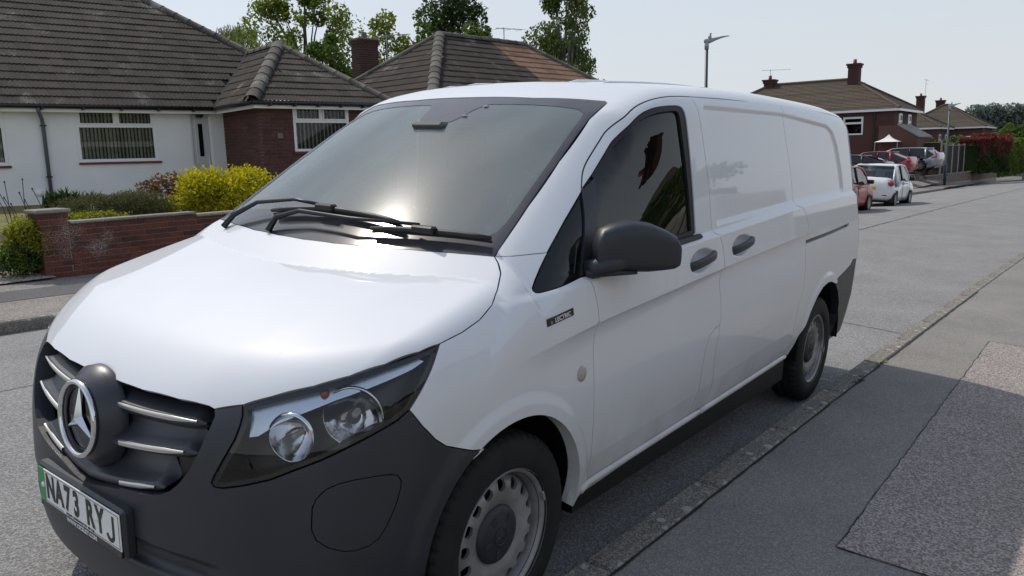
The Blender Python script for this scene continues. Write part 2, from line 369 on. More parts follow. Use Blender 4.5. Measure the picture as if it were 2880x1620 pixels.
def fill(outer, holes, step, lines=()):
    """triangulate a 2-D outline with holes, with a regular filling of interior points"""
    loops = [outer]+holes; V = []; Ed = []
    for Lp in loops:
        n0 = len(V); V += [tuple(p) for p in Lp]; Ed += [(n0+i, n0+(i+1) % len(Lp)) for i in range(len(Lp))]
    lo = outer.min(0); hi = outer.max(0)
    gx = np.arange(lo[0]+step/2, hi[0], step); gy = np.arange(lo[1]+step/2, hi[1], step)
    G = np.array(np.meshgrid(gx, gy, indexing='ij')).reshape(2, -1).T
    if len(G):
        G[:, 0] += (np.round((G[:, 1]-lo[1])/step).astype(int) % 2)*step*.5
        k = inside(G, outer)
        for h in holes: k &= ~inside(G, h)
        G = G[k]
        for Lp in loops:
            if len(G): G = G[pdist(G, Lp) > step*.45]
        keep = []
        for Ln in lines:
            k = inside(Ln, outer)
            for h in holes: k &= ~inside(Ln, h)
            for Lp in loops: k &= pdist(Ln, Lp) > .003
            keep.append((Ln, k))
            if len(G) and k.any(): G = G[pdist(G, Ln[k], False) > step*.35] if k.sum() > 1 else G
        for Ln, k in keep:
            last = None
            for p, ok in zip(Ln, k):
                if ok:
                    V.append(tuple(p))
                    if last is not None: Ed.append((last, len(V)-1))
                    last = len(V)-1
                else: last = None
        V += [tuple(p) for p in G]
    r = delaunay_2d_cdt([Vector(v) for v in V], Ed, [], 0, 1e-6)
    V2 = np.array([tuple(v) for v in r[0]]); T = np.array([f for f in r[2] if len(f) == 3])
    c = V2[T].mean(1); k = inside(c, outer)
    for h in holes: k &= ~inside(c, h)
    T = T[k]
    a = V2[T]; A = (a[:, 1, 0]-a[:, 0, 0])*(a[:, 2, 1]-a[:, 0, 1])-(a[:, 2, 0]-a[:, 0, 0])*(a[:, 1, 1]-a[:, 0, 1])
    T[A < 0] = T[A < 0][:, ::-1]
    return V2, T
def _flines():
    xs = np.arange(.86, 4.96, .02); L = []
    for d in (-.011, -.004, .004, .012, .021): L.append(np.c_[xs, LEDGE(xs)+d])
    xc = np.arange(.82, 4.1, .02)
    for d in (.002, -.002, -.014, -.032, -.055): L.append(np.c_[xc, CREASE(xc)+d])
    xl = np.arange(1.3, 3.6, .02); L += [np.c_[xl, LOWC(xl)+d] for d in (.002, -.002)]
    for cx, cz, r in (AF, AR):
        a = np.linspace(rad(-8), rad(188), 70); L += [np.c_[cx+np.cos(a)*(r+q), cz+np.sin(a)*(r+q)] for q in (.033, .045, .055, .065, .077)]
    R = densify(np.array(RECESS), .02)
    for q in (-.008, .0, .007, .014, .022): P = shrink(R, q); L.append(np.vstack([P, P[:1]]))
    for bx, bz, a, b in BOWLS:
        t = np.linspace(0, 2*math.pi, 41)
        for k in (.45, .6, .75, .88, 1.0): x = bx+a*k*np.cos(t); L.append(np.c_[x, bz+b*k*np.sin(t)+(x-bx)*.07])
    return L
VX = 2.4                                                       # van origin along x
def panel(name, outline, mode, m, parent, step=.02, gap=.0022, off=0., flange=.018, holes=(), both=True, hole_gap=0., flat=False, **kw):
    """a body panel: outline (3-D points, or 2-D in the panel's own projection) laid on the body surface, with returned edges"""
    def prep(o, g):
        o = np.asarray(o, float); U = o if o.shape[1] == 2 else to_uv(o, mode)
        U = densify(U, min(step, .02)); return shrink(U, g) if g else U
    U = prep(outline, gap); Hs = [prep(h, -hole_gap) for h in holes]
    V2, T = fill(U, Hs, step, FL if mode == 'side' and m == 'van_paint' else ())
    P = on_body(V2, mode)
    if flat:                                              # drop glass: a true, barely curved pane
        A = np.c_[np.ones(len(P)), P[:, 0], P[:, 2], P[:, 2]**2]; co = np.linalg.lstsq(A, P[:, 1], rcond=None)[0]
        P[:, 1] = A @ co; N = np.c_[np.full(len(P), co[1]), -np.ones(len(P)), co[2]+2*co[3]*P[:, 2]]; N /= np.linalg.norm(N, axis=1, keepdims=True)
    else: N = BG(P)
    P = P-N*off
    fl = np.cross(P[T[:, 1]]-P[T[:, 0]], P[T[:, 2]]-P[T[:, 0]]); s = np.sum(fl*N[T[:, 0]], 1)
    T = T.copy(); T[s < 0] = T[s < 0][:, ::-1]
    Vv = [P]; Nn = [N]; Ff = [tuple(t) for t in T]
    if flange:
        from collections import Counter
        cnt = Counter()
        for t in T:
            for a, b in ((t[0], t[1]), (t[1], t[2]), (t[2], t[0])): cnt[(min(a, b), max(a, b))] += 1
        n = len(P); used = {}; q = []; qn = []
        for t in T:
            for a, b in ((t[0], t[1]), (t[1], t[2]), (t[2], t[0])):
                if cnt[(min(a, b), max(a, b))] == 1:
                    e = P[b]-P[a]; o = np.cross(e, N[a]); o /= max(np.linalg.norm(o), 1e-9)
                    ids = []
                    for v in (a, b):                      # rim copy with its own outward normal, and a vertex pushed in
                        k = n+len(q); q += [P[v], P[v]-N[v]*flange]; qn += [o, o]; ids.append(k)
                    Ff.append((ids[1], ids[0], ids[0]+1, ids[1]+1))
        if q: Vv.append(np.array(q)); Nn.append(np.array(qn))
    P = np.vstack(Vv); N = np.vstack(Nn); P = P-[VX, 0, 0]
    me = mesh(name, P, Ff, m, True, N); o = link(name, me, parent, **kw)
    if both:
        S = np.array([1, -1, 1]); me2 = mesh(name, P*S, [f[::-1] for f in Ff], m, True, N*S); link(name, me2, parent)
    return o
def mir(P):
    P = np.asarray(P, float); return P*np.array([1, -1, 1])
def cat(*a): return np.vstack([np.asarray(x, float) for x in a])
def side3(xz): return on_body(np.asarray(xz, float), 'side')

FL = _flines()
van = empty('parked_van', M=ROAD @ Matrix.Translation((VX, 0, 0)), label='white electric panel van with black bumper and mirror parked at the kerb', cat='van')

# --- outlines, metres, near side (y < 0)
hood_front = [(.103, 0, .858), (.106, -.12, .858), (.111, -.228, .858), (.130, -.381, .861), (.145, -.460, .863), (.152, -.493, .862), (.155, -.512, .857)]
hood_lamp = [(.191, -.585, .877), (.235, -.646, .903), (.304, -.730, .934), (.373, -.793, .959), (.451, -.844, .982), (.544, -.881, 1.004), (.610, -.893, 1.016)]
hood_side = [(.610, -.893, 1.016), (.697, -.897, 1.033), (.775, -.895, 1.056), (.844, -.882, 1.086), (.902, -.856, 1.124), (.950, -.829, 1.167), (.976, -.797, 1.192), (.990, -.771, 1.208)]
ws_base = [(.990, -.771, 1.208), (.956, -.666, 1.209), (.919, -.543, 1.208), (.874, -.347, 1.205), (.850, -.16, 1.203), (.842, 0, 1.203)]
ws_side = [(.994, -.770, 1.21), (1.10, -.754, 1.286), (1.205, -.739, 1.359), (1.420, -.711, 1.506), (1.671, -.674, 1.666), (1.80, -.672, 1.73)]
ws_top = [(1.80, -.672, 1.73), (1.812, -.655, 1.738), (1.805, -.62, 1.74), (1.758, -.342, 1.754), (1.748, -.087, 1.762), (1.746, 0, 1.762)]
lamp_out = [(.588, -.902, .994), (.554, -.912, .954), (.511, -.915, .905), (.475, -.911, .865)]
lamp_low = [(.475, -.911, .865), (.440, -.901, .842), (.388, -.878, .817), (.329, -.842, .787), (.279, -.800, .757), (.233, -.750, .730), (.191, -.697, .701), (.154, -.636, .680), (.127, -.583, .666), (.117, -.560, .667), (.116, -.551, .676)]
lamp_in = [(.116, -.551, .676), (.120, -.556, .692), (.135, -.575, .736), (.158, -.597, .792), (.172, -.602, .828), (.181, -.599, .853), (.191, -.585, .877)]
split = [(.475, -.912, .865), (.504, -.93, .818), (.546, -.933, .771), (.587, -.935, .740), (.635, -.937, .718), (.684, -.94, .703), (.727, -.942, .694)]
grille = [(.155, -.512, .857), (.150, -.522, .842), (.138, -.520, .815), (.110, -.501, .745), (.094, -.478, .694), (.081, -.448, .655), (.072, -.418, .629), (.064, -.385, .612), (.056, -.343, .601), (.045, -.25, .588), (.035, -.141, .572), (.032, -.06, .555), (.031, 0, .548)]
def snap(L):
    P = np.array(L, float)
    for _ in range(6): P = P-BG(P)*BF(P)[:, None]*.9
    P[np.abs(np.array(L)[:, 1]) < 1e-9, 1] = 0
    return [tuple(p) for p in P]
hood_front, hood_lamp, hood_side, ws_base, ws_side, ws_top, lamp_out, lamp_low, lamp_in, split, grille = [snap(q) for q in (hood_front, hood_lamp, hood_side, ws_base, ws_side, ws_top, lamp_out, lamp_low, lamp_in, split, grille)]
lamp_in[-1] = hood_lamp[0]; lamp_low[-1] = lamp_in[0]; lamp_low[0] = lamp_out[-1]; split[0] = lamp_out[-1]; ws_base[0] = hood_side[-1]; grille[0] = hood_front[-1]; ws_top[0] = ws_side[-1]
arch_f = [(AF[0]+AF[2]*math.cos(rad(a)), AF[1]+AF[2]*math.sin(rad(a))) for a in np.linspace(-10, 190, 41)]        # rear -> front
i_split = 28
xz_split = [(p[0], p[2]) for p in split]
pillar_seam = snap([(.992, -.773, 1.208), (1.035, -.808, 1.209), (1.079, -.832, 1.212), (1.147, -.866, 1.216)]); pillar_seam[0] = hood_side[-1]
q_left = [(1.147, 1.216), (1.090, 1.172), (1.046, 1.136), (1.026, 1.118), (1.022, 1.110), (1.026, 1.105), (1.036, 1.104), (1.06, 1.107)]
q_bot = [(1.06, 1.107), (1.250, 1.131)]
door_low = [(1.254, 1.131), (1.282, 1.120), (1.296, 1.088), (1.308, 1.044), (1.318, .998), (1.325, .965), (1.319, .93), (1.317, .854), (1.324, .742), (1.333, .60), (1.338, .482), (1.328, .41), (1.316, .385)]
door_top = [(1.416, 1.409), (1.460, 1.462), (1.500, 1.497), (1.564, 1.541), (1.662, 1.606), (1.755, 1.670), (1.846, 1.720), (1.946, 1.752), (2.050, 1.771), (2.160, 1.780), (2.265, 1.784)]
b_gap = [(2.265, 1.784), (2.272, 1.70), (2.284, 1.629), (2.302, 1.506), (2.315, 1.387), (2.320, 1.228), (2.326, 1.205), (2.356, 1.193), (2.376, 1.155), (2.389, 1.111), (2.394, 1.062), (2.389, 1.040), (2.377, 1.020), (2.375, .98), (2.384, .93), (2.394, .87), (2.397, .82), (2.391, .784)]
b_door = [(2.391, .784), (2.335, .774), (2.285, .748), (2.253, .691), (2.236, .601), (2.230, .518), (2.212, .468), (2.180, .429), (2.158, .406)]
b_slide = [(2.391, .784), (2.383, .729), (2.369, .663), (2.367, .587), (2.376, .521), (2.372, .46), (2.35, .410)]
s_rear = [(3.40, 1.813), (3.392, 1.741), (3.417, 1.622), (3.445, 1.519), (3.466, 1.413), (3.478, 1.290), (3.49, 1.271), (3.55, 1.257), (3.60, 1.222), (3.630, 1.174), (3.637, 1.149), (3.612, 1.071), (3.607, 1.034), (3.607, .891), (3.597, .779), (3.558, .709), (3.530, .645), (3.517, .556), (3.492, .474), (3.446, .431)]
sill_z = Sp((1.24, .383), (1.316, .385), (2.16, .406), (3.446, .430), (3.6, .433)); sill_b = Sp((1.24, .314), (2.265, .365), (3.52, .402))
arch_r = [(3.520, .405), (3.609, .456), (3.700, .545), (3.775, .629), (3.875, .708), (3.98, .753), (4.085, .768), (4.17, .765), (4.280, .737), (4.377, .676), (4.462, .583), (4.506, .49), (4.502, .415), (4.47, .36), (4.45, .30)]
w_top = [(1.497, 1.460), (1.634, 1.553), (1.703, 1.600), (1.755, 1.639), (1.805, 1.670), (1.859, 1.696), (1.914, 1.714), (1.975, 1.727), (2.055, 1.735), (2.112, 1.738), (2.138, 1.731), (2.147, 1.714), (2.153, 1.663), (2.158, 1.562), (2.159, 1.419), (2.158, 1.217)]
w_in = [(1.500, 1.451), (1.648, 1.551), (1.705, 1.590), (1.765, 1.632), (1.835, 1.670), (1.898, 1.692), (1.960, 1.706), (2.042, 1.716), (2.085, 1.719), (2.102, 1.710), (2.106, 1.69), (2.112, 1.62), (2.122, 1.512), (2.128, 1.357), (2.128, 1.225)]
sail_edge = [(1.375, 1.150), (1.395, 1.215), (1.423, 1.285), (1.454, 1.361), (1.500, 1.451)]

door_top = [tuple(p) for p in smooth_line(door_top)]; w_top = [tuple(p) for p in smooth_line(w_top)]
# --- white panels
panel('hood', cat(hood_front, hood_lamp, hood_side[1:], ws_base[1:], mir(ws_base)[::-1][1:], mir(hood_side)[::-1][1:], mir(hood_lamp)[::-1][1:], mir(hood_front)[::-1][:-1]), 'top', 'van_paint', van, step=.012, both=False, gap=.0009)
panel('front_wing', cat(pillar_seam, side3(q_left[1:]), side3(q_bot[1:]), side3(door_low), side3(arch_f[:i_split]), split[::-1], lamp_out[::-1][1:], hood_side[:-1]), 'side', 'van_paint', van, step=.016, flange=.05, gap=.0012)
door = panel('front_door', cat(door_low, [(x, sill_z(x)) for x in (1.5, 1.8, 2.0)], b_door[::-1], b_gap[::-1][1:], door_top[::-1][1:], w_top, [(2.12, 1.192), (1.8, 1.172), (1.5, 1.149), (1.32, 1.135)]), 'side', 'van_paint', van, step=.014)
panel('door_pillar_panel', cat(b_door[:-1], [(2.158, .408), (2.25, .410), (2.35, .412)], b_slide[::-1][1:-1]), 'side', 'van_paint', van, step=.016)
slide = panel('sliding_door', cat(b_gap, b_slide[1:], [(x, sill_z(x)) for x in (2.6, 2.9, 3.2)], s_rear[::-1], [(3.0, 1.805), (2.6, 1.795)]), 'side', 'van_paint', van, step=.014)
zz = np.linspace(.30, 1.80, 26)
corner = cast(np.c_[zz*0+4.3, zz*0-.35, zz], np.tile([.7071, -.7071, 0], (26, 1)), .05, 1.6)
kb = int(np.argmin(abs(zz-.86)))
q_bump = [(4.312, .733), (4.405, .764), (4.55, .785), (4.696, .812), (4.76, .845)]
panel('rear_quarter', cat(side3(s_rear[:-1]), side3([(3.446, .431)]), side3(arch_r[:9]), side3(q_bump), corner[kb:], side3([(4.4, 1.812), (3.9, 1.818)])), 'side', 'van_paint', van, step=.018, flange=.05,
      holes=[[(3.612, 1.049), (4.575, 1.090), (4.578, 1.110), (3.614, 1.071)]])
panel('rail_slot', [(3.60, 1.045), (4.585, 1.086), (4.588, 1.114), (3.602, 1.076)], 'side', 'van_black', van, step=.03, off=.016, flange=0, gap=0)
panel('rear_bumper', cat(side3(arch_r[8:]), corner[:kb+1], side3(q_bump[::-1])), 'side', 'van_plastic', van, step=.025, flange=.05)
bt = cast(np.c_[np.linspace(-.72, .72, 20)*0+4.3, np.linspace(-.72, .72, 20), np.linspace(-.72, .72, 20)*0+1.35], np.tile([.7071, 0, .7071], (20, 1)), .05, 1.5)
panel('rear_doors', cat(corner, bt, mir(corner)[::-1]), 'back', 'van_paint', van, step=.05, both=False)
def rail(xs, z0, z1): return side3([(x, z0+(z1-z0)*i/(len(xs)-1)) for i, x in enumerate(xs)])
r_half = cat(pillar_seam, side3([(1.28, 1.312), (1.411, 1.403)]), side3(door_top), rail([2.6, 3.0, 3.4, 3.9, 4.4], 1.795, 1.812), corner[-1:])
panel('roof', cat(r_half, bt, mir(r_half)[::-1], mir(ws_side), mir(ws_top)[1:-1], [ws_top[-1]], ws_top[::-1][1:], ws_side[::-1][1:]), 'cylx', 'van_paint', van, step=.025, both=False, gap=.0022)
# pressed swage lines along the roof and the seam above the doors
mb = MB()
for s in (-1, 1):
    for yy in (.47, .30):
        U = np.array([(x, s*yy) for x in np.linspace(2.05, 4.7, 30)]); P = on_body(U, 'top')
        mb.tube([(p[0]-VX, p[1], p[2]-.004) for p in P], [.002]+[.012]*28+[.002], 8)
mb.obj('roof_bead', 'van_paint', van, True)

# sill bars and the dark seal above each front door
for s in (-1, 1):
    for x0, x1 in ((1.285, 2.285), (2.295, 3.46)):
        P = side3([(x, sill_z(x)-.018) for x in np.linspace(x0, x1, 20)]); MB().tube([(p[0]-VX, s*(abs(p[1])-.004), p[2]) for p in P], .0165, 10).obj('sill_bar', 'van_paint', van, True)
    P = side3(smooth_line(door_top)); N = BG(P); P = P-N*.0045; MB().tube([(p[0]-VX, s*abs(p[1]), p[2]) for p in P], .0042, 6).obj('door_seal', 'van_rubber', van, True)
panel('sill', cat([(1.262, .372), (1.29, .384)], [(x, sill_z(x)-.003) for x in (1.5, 2.0, 2.5, 3.0, 3.44)], [(3.515, .404)], [(x, sill_b(x)) for x in (3.5, 3.0, 2.5, 2.0, 1.5, 1.25)]), 'side', 'van_paint', van, step=.03, off=.012, gap=0)

# --- black bumper, wrapped round the nose
b_low = [(.60, -.88, .25), (.53, -.87, .235), (.40, -.82, .23), (.25, -.66, .23), (.14, -.45, .23), (.09, -.2, .23), (.07, 0, .23)]
af_low = [tuple(p) for p in side3(arch_f[i_split-1:])]
b_half = cat(b_low[::-1], af_low[::-1], split[::-1], lamp_low[1:], lamp_in[1:], grille)
flap = [(.251, -.789, .631), (.258, -.796, .655), (.276, -.812, .680), (.300, -.834, .694), (.334, -.860, .702), (.375, -.884, .705), (.412, -.902, .704), (.432, -.911, .697), (.442, -.913, .680), (.441, -.911, .66), (.427, -.908, .614), (.402, -.899, .560), (.385, -.890, .532), (.362, -.878, .516), (.330, -.862, .508), (.305, -.845, .510), (.275, -.82, .523), (.255, -.798, .544), (.247, -.789, .574)]
fl = np.array(to_uv(flap, 'cylz'))
bumper = panel('front_bumper', cat(b_half, mir(b_half)[::-1][1:-1]), 'cylz', 'van_plastic', van, step=.02, flange=.055, both=False, holes=[shrink(densify(fl, .02), -.0018), shrink(densify(fl*[-1, 1], .02), -.0018)])
panel('charging_flap', fl, 'cylz', 'van_plastic', van, step=.02, gap=.0012, flange=.02)
panel('flap_seat', shrink(densify(fl, .02), -.02), 'cylz', 'van_black', van, step=.05, off=.018, flange=0, gap=0)
# --- grille: recessed tray, three curved louvres each carrying bright strips
g_full = cat(grille, mir(grille)[::-1][1:])
panel('grille_tray', g_full, 'cylz', 'van_black', van, step=.03, off=.075, flange=0, gap=-.01, both=False)
gl = np.array([(p[2], -p[1]) for p in grille])[::-1]
def g_lim(z): return float(np.interp(z, gl[:, 0], gl[:, 1]))-.006
SL = [(lambda y: .800+.016*(abs(y)/.45)**1.5, .115), (lambda y: .688+.046*(abs(y)/.46)**1.2, .155), (lambda y: .562+.066*(abs(y)/.40)**1.25, .16)]
def g_x(y, z, off): return float(on_body(np.array([(math.atan2(y, .9-(.09))*.9, z)]), 'cylz')[0][0])+off
for k, (zf, y0) in enumerate(SL):
    ym = g_lim(zf(.42) if k < 2 else zf(.30)); ys = np.linspace(-ym, ym, 61)
    Z = np.array([zf(y) for y in ys]); U = np.c_[np.arctan2(ys, .80)*.9, Z]; P = on_body(U, 'cylz'); N = BG(P)
    topz = np.minimum(Z+.105, .865 if k == 0 else 2)
    prof = [(.030, -.016), (.014, -.010), (.008, -.002), (.008, .010), (.016, .017), (.040, .030), (.062, .060), (.068, .105 if k else .060)]
    V = []; Fq = []
    for i in range(61):
        taper = min(1, (30-abs(i-30))/4+.25)
        for o, dz in prof: V.append(P[i]-N[i]*(.010+o)+[0, 0, dz*taper])
    n = len(prof)
    for i in range(60):
        for j in range(n-1): Fq.append((i*n+j, i*n+j+1, (i+1)*n+j+1, (i+1)*n+j))
    V = np.array(V)-[VX, 0, 0]
    g = link('grille_louvre', mesh('grille_louvre', V, [f[::-1] for f in Fq], 'van_grille', True), van)
    for s in (-1, 1):
        Vs = []; idx = [i for i in range(61) if y0 <= s*ys[i] <= ym-.004-.03*(s < 0)]
        for i in idx:
            w = .0075*min(1, (30-abs(i-30))/9+.1)
            for o, dz in ((.004, .004-w), (.002, .004), (.004, .004+w), (.018, .004+w)): Vs.append(P[i]-N[i]*(.010+o)+[0, 0, dz]-[VX, 0, 0])
        Fs = [(a*4+j, a*4+j+1, (a+1)*4+j+1, (a+1)*4+j) for a in range(len(idx)-1) for j in range(3)]
        link('bright_strip', mesh('bright_strip', Vs, [f[::-1] for f in Fs], 'strip_metal', True), g)
# --- three-pointed star in a ring
ST = Matrix.Translation((.034-VX, 0, .741)) @ Matrix.Rotation(rad(-90), 4, 'Y') @ Matrix.Rotation(rad(4), 4, 'Y')
hub = MB().lathe([(.090, -.004), (.114, -.004), (.119, -.008), (.126, -.020), (.150, -.042), (.152, -.070)], 64).obj('badge_collar', 'van_grille', van, True, ST)
MB().lathe([(0, -.006), (.100, -.006)], 48).obj('badge_disc', 'van_gloss_black', hub, True)
t = [(.1075+.0085*math.cos(a), .006+.0085*math.sin(a)) for a in np.linspace(0, 2*math.pi, 17)]
MB().lathe(t, 72).obj('badge_ring', 'chrome', hub, True)
mb = MB()
for k in range(3):
    a = 2*math.pi*k/3; tip = (math.cos(a)*.101, math.sin(a)*.101, .0); c = (0, 0, .017)
    l, r = [(math.cos(a+q)*.019, math.sin(a+q)*.019, .0) for q in (math.pi/3, -math.pi/3)]
    mb.add([c, l, tip, r], [(0, 2, 1), (0, 3, 2)])
mb.obj('badge_star', 'chrome', hub, False)

# --- headlamps
l_out = cat(hood_lamp, lamp_out, lamp_low[1:], lamp_in[1:-1])
lu = densify(to_uv(l_out, 'cylz'), .015)
drl_uv = to_uv(np.array([(.205, -.597, .873), (.250, -.655, .897), (.315, -.735, .927), (.385, -.795, .953), (.465, -.845, .977), (.540, -.874, .995), (.560, -.882, .985), (.52, -.877, .968), (.42, -.835, .935), (.335, -.775, .903), (.275, -.725, .872), (.225, -.68, .842), (.190, -.640, .805), (.180, -.617, .80), (.186, -.612, .84)]), 'cylz')
for s in (1, -1):
    hl = empty('headlamp'); hl.parent = van
    def part(name, U, m, off, step=.02, holes=(), fl=0, g=0., par=None):
        o = panel(name, U, 'cylz', m, hl if par is None else par, step=step, off=off, flange=fl, gap=g, holes=holes, both=False)
        if s < 0:
            me = o.data; n = len(me.vertices); co = np.empty(n*3); me.vertices.foreach_get('co', co); co = co.reshape(-1, 3)*[1, -1, 1]
            F2 = [tuple(p.vertices)[::-1] for p in me.polygons]; N2 = [None]
            o.data = mesh(name, co, F2, m, True)
        return o
    part('lens', lu, 'lamp_glass', .001, g=.0025, fl=.02)
    part('housing', lu, 'van_black', .10, g=.003)
    part('bezel', lu, 'van_black', .006, g=.003, holes=[shrink(lu, .013)], fl=.09)
    part('indicator_strip', drl_uv, 'drl', .022, step=.012, fl=.02)
    for (cx, cy, cz, r, tilt) in ((.258, -.708, .800, .062, 22), (.385, -.797, .845, .078, 34)):
        M = Matrix.Translation((cx-VX, cy*(1 if s > 0 else -1), cz)) @ Matrix.Rotation(rad(-tilt if s < 0 else tilt), 4, 'Z') @ Matrix.Rotation(rad(-90), 4, 'Y')
        pr = [(r*q, -.05+.062*q*q) for q in np.linspace(.05, 1, 14)]
        b = MB().lathe(pr, 40).lathe([(r, .012), (r+.004, .014), (r+.006, .004)], 40).obj('reflector_bowl', 'reflector', hl, True, M)
        MB().lathe([(0, .0), (.006, -.001), (.009, -.008), (.009, -.04)], 16).obj('bulb', 'lens_grey', b, True)
    P = on_body(to_uv(np.array([(.325, -.752, .905)]), 'cylz'), 'cylz')[0]
    MB().lathe([(0, .014), (.010, .010), (.013, 0), (.010, -.012), (0, -.016)], 16).obj('amber_bulb', 'amber', hl, True, Matrix.Translation((P[0]+.02-VX, (P[1]+.022)*(1 if s > 0 else -1), P[2])))

# --- glass
wp = cat(ws_base, mir(ws_base)[::-1][1:-1], mir(ws_side), mir(ws_top)[1:-1], [ws_top[-1]], ws_top[::-1][1:], ws_side[::-1][1:-1])
wscr = panel('windscreen', wp, 'top', 'windscreen_glass', van, step=.04, gap=.003, off=.004, flange=0, both=False)
clear = [(.985, 0), (.988, -.2), (.995, -.41), (1.02, -.60), (1.048, -.695), (1.075, -.712), (1.12, -.716), (1.4, -.681), (1.66, -.642), (1.700, -.628), (1.718, -.59), (1.716, -.5), (1.695, -.3), (1.682, -.175), (1.665, -.150), (1.627, -.130), (1.555, -.108), (1.528, -.088), (1.518, -.05), (1.516, 0)]
cl = np.array(clear); cl = np.vstack([cl, (cl*[1, -1])[::-1][1:-1]])
panel('windscreen_border', wp, 'top', 'frit', wscr, step=.03, gap=.003, off=.0025, flange=0, both=False, holes=[cl])
panel('pillar_trim', cat(ws_base[:1], [(1.0, -.755, 1.214)], [(p[0], p[1]+.022, p[2]) for p in ws_side[1:]], ws_side[::-1]), 'top', 'van_rubber', van, step=.03, gap=.001, off=.006, flange=0)
panel('quarter_window', cat([(1.402, 1.396)], [(1.28, 1.312)], q_left, [(1.249, 1.131)]), 'side', 'side_glass', van, step=.03, gap=.003, off=.005, flange=.02)
panel('quarter_window_border', cat([(1.402, 1.396)], [(1.28, 1.312)], q_left, [(1.249, 1.131)]), 'side', 'frit', van, step=.03, gap=.003, off=.008, flange=0, holes=[[(1.215, 1.235), (1.165, 1.200), (1.130, 1.170), (1.135, 1.150), (1.165, 1.140), (1.236, 1.148), (1.285, 1.23), (1.30, 1.295)]])
panel('mirror_sail', cat([(1.413, 1.406), (1.256, 1.134)], [(1.31, 1.137)], sail_edge), 'side', 'van_plastic', van, step=.02, gap=.001, off=-.002, flange=.03)
win = cat(sail_edge, w_in[1:], [(1.8, 1.200)])
panel('door_window', win, 'side', 'side_glass', van, step=.04, gap=-.002, off=.014, flange=0)
panel('window_seal', cat(sail_edge[::-1], [(1.376, 1.153), (1.5, 1.160), (1.8, 1.183), (2.12, 1.203), (2.157, 1.215)], w_top[::-1][1:]), 'side', 'van_rubber', van, step=.02, gap=.0005, off=.004, flange=.014, holes=[shrink(densify(np.array(win), .03), .001)])
panel('waist_seal', [(1.38, 1.152), (1.6, 1.168), (1.9, 1.192), (2.18, 1.209), (2.191, 1.202), (2.187, 1.190), (2.0, 1.178), (1.6, 1.146), (1.38, 1.138)], 'side', 'van_rubber', van, step=.02, gap=0, off=-.010, flange=.02)

# --- handles
def handle(name, bx, bz):
    for s in (-1, 1):
        mb = MB(); y = side3([(bx-.11, bz+.0)])[0][1]
        ys = -y+.0
        pts = [(-.128, -.012, .020), (-.10, .004, .020), (-.05, .014, .0185), (.02, .020, .0175), (.075, .018, .0185), (.105, .012, .020), (.118, -.004, .017)]
        V = []; n = 12
        for px, o, hh in pts:
            for k in range(n):
                a = 2*math.pi*k/n; c, q = math.cos(a), math.sin(a)
                V.append((bx+px-VX, s*(ys+o+.012*(abs(c)**.7)*np.sign(c)), bz+px*.16+hh*(abs(q)**.7)*np.sign(q)))
        Fq = [(i*n+k, i*n+(k+1) % n, (i+1)*n+(k+1) % n, (i+1)*n+k) for i in range(len(pts)-1) for k in range(n)]+[tuple(range(n))[::-1], tuple(range((len(pts)-1)*n, len(pts)*n))]
        if s < 0: Fq = [f[::-1] for f in Fq]
        mb.add(V, Fq); mb.obj(name, 'van_plastic', van, True)
for bx, bz, a, b in BOWLS: handle('door_handle', bx, bz)

# --- door mirrors
for s in (1, -1):
    mr_ = empty('door_mirror'); mr_.parent = van
    path = [(1.292, -.972, 1.176, 1.252, .05), (1.310, -.990, 1.156, 1.290, .09), (1.345, -1.022, 1.148, 1.306, .12), (1.395, -1.058, 1.140, 1.317, .135), (1.455, -1.096, 1.138, 1.309, .135), (1.505, -1.125, 1.142, 1.287, .12), (1.540, -1.143, 1.147, 1.266, .09), (1.552, -1.149, 1.158, 1.240, .05)]
    V = []; n = 28; nx, ny = .55, .835
    for x, y, z0, z1, th in path:
        for k in range(n):
            a = 2*math.pi*k/n; c, q = math.cos(a), math.sin(a); e = .45 if q < 0 else .60
            d = th*.5*(1-(abs(c)**.7)*np.sign(c)); V.append((x+nx*d-VX, (y+ny*d)*s, (z0+z1)/2+(z1-z0)/2*(abs(q)**e)*np.sign(q)))
    Fq = [(i*n+k, i*n+(k+1) % n, (i+1)*n+(k+1) % n, (i+1)*n+k) for i in range(len(path)-1) for k in range(n)]+[tuple(range(n))[::-1], tuple(range((len(path)-1)*n, len(path)*n))]
    if s < 0: Fq = [f[::-1] for f in Fq]
    link('mirror_shell', mesh('mirror_shell', V, Fq, 'van_plastic', True), mr_)
    mb = MB(); P = [(1.305, -.925, 1.150), (1.312, -.958, 1.158), (1.335, -.99, 1.170), (1.38, -1.02, 1.18)]
    mb.tube([(p[0]-VX, p[1]*s, p[2]) for p in P], [.034, .034, .030, .028], 12); mb.tube([(1.275-VX, -.935*s, 1.142), (1.32-VX, -.98*s, 1.144), (1.42-VX, -1.05*s, 1.142)], [.012, .014, .006], 10)
    mb.obj('mirror_arm', 'van_plastic', mr_, True)
    gq = [(path[i][0]+nx*(path[i][4]+.002)-VX, (path[i][1]+ny*(path[i][4]+.002))*s, path[i][k]+(.012 if k == 2 else -.012)) for i in (2, 3, 4, 5) for k in (2, 3)]
    link('mirror_glass', mesh('mirror_glass', gq, [(0, 2, 3, 1), (2, 4, 5, 3), (4, 6, 7, 5)], 'chrome'), mr_)

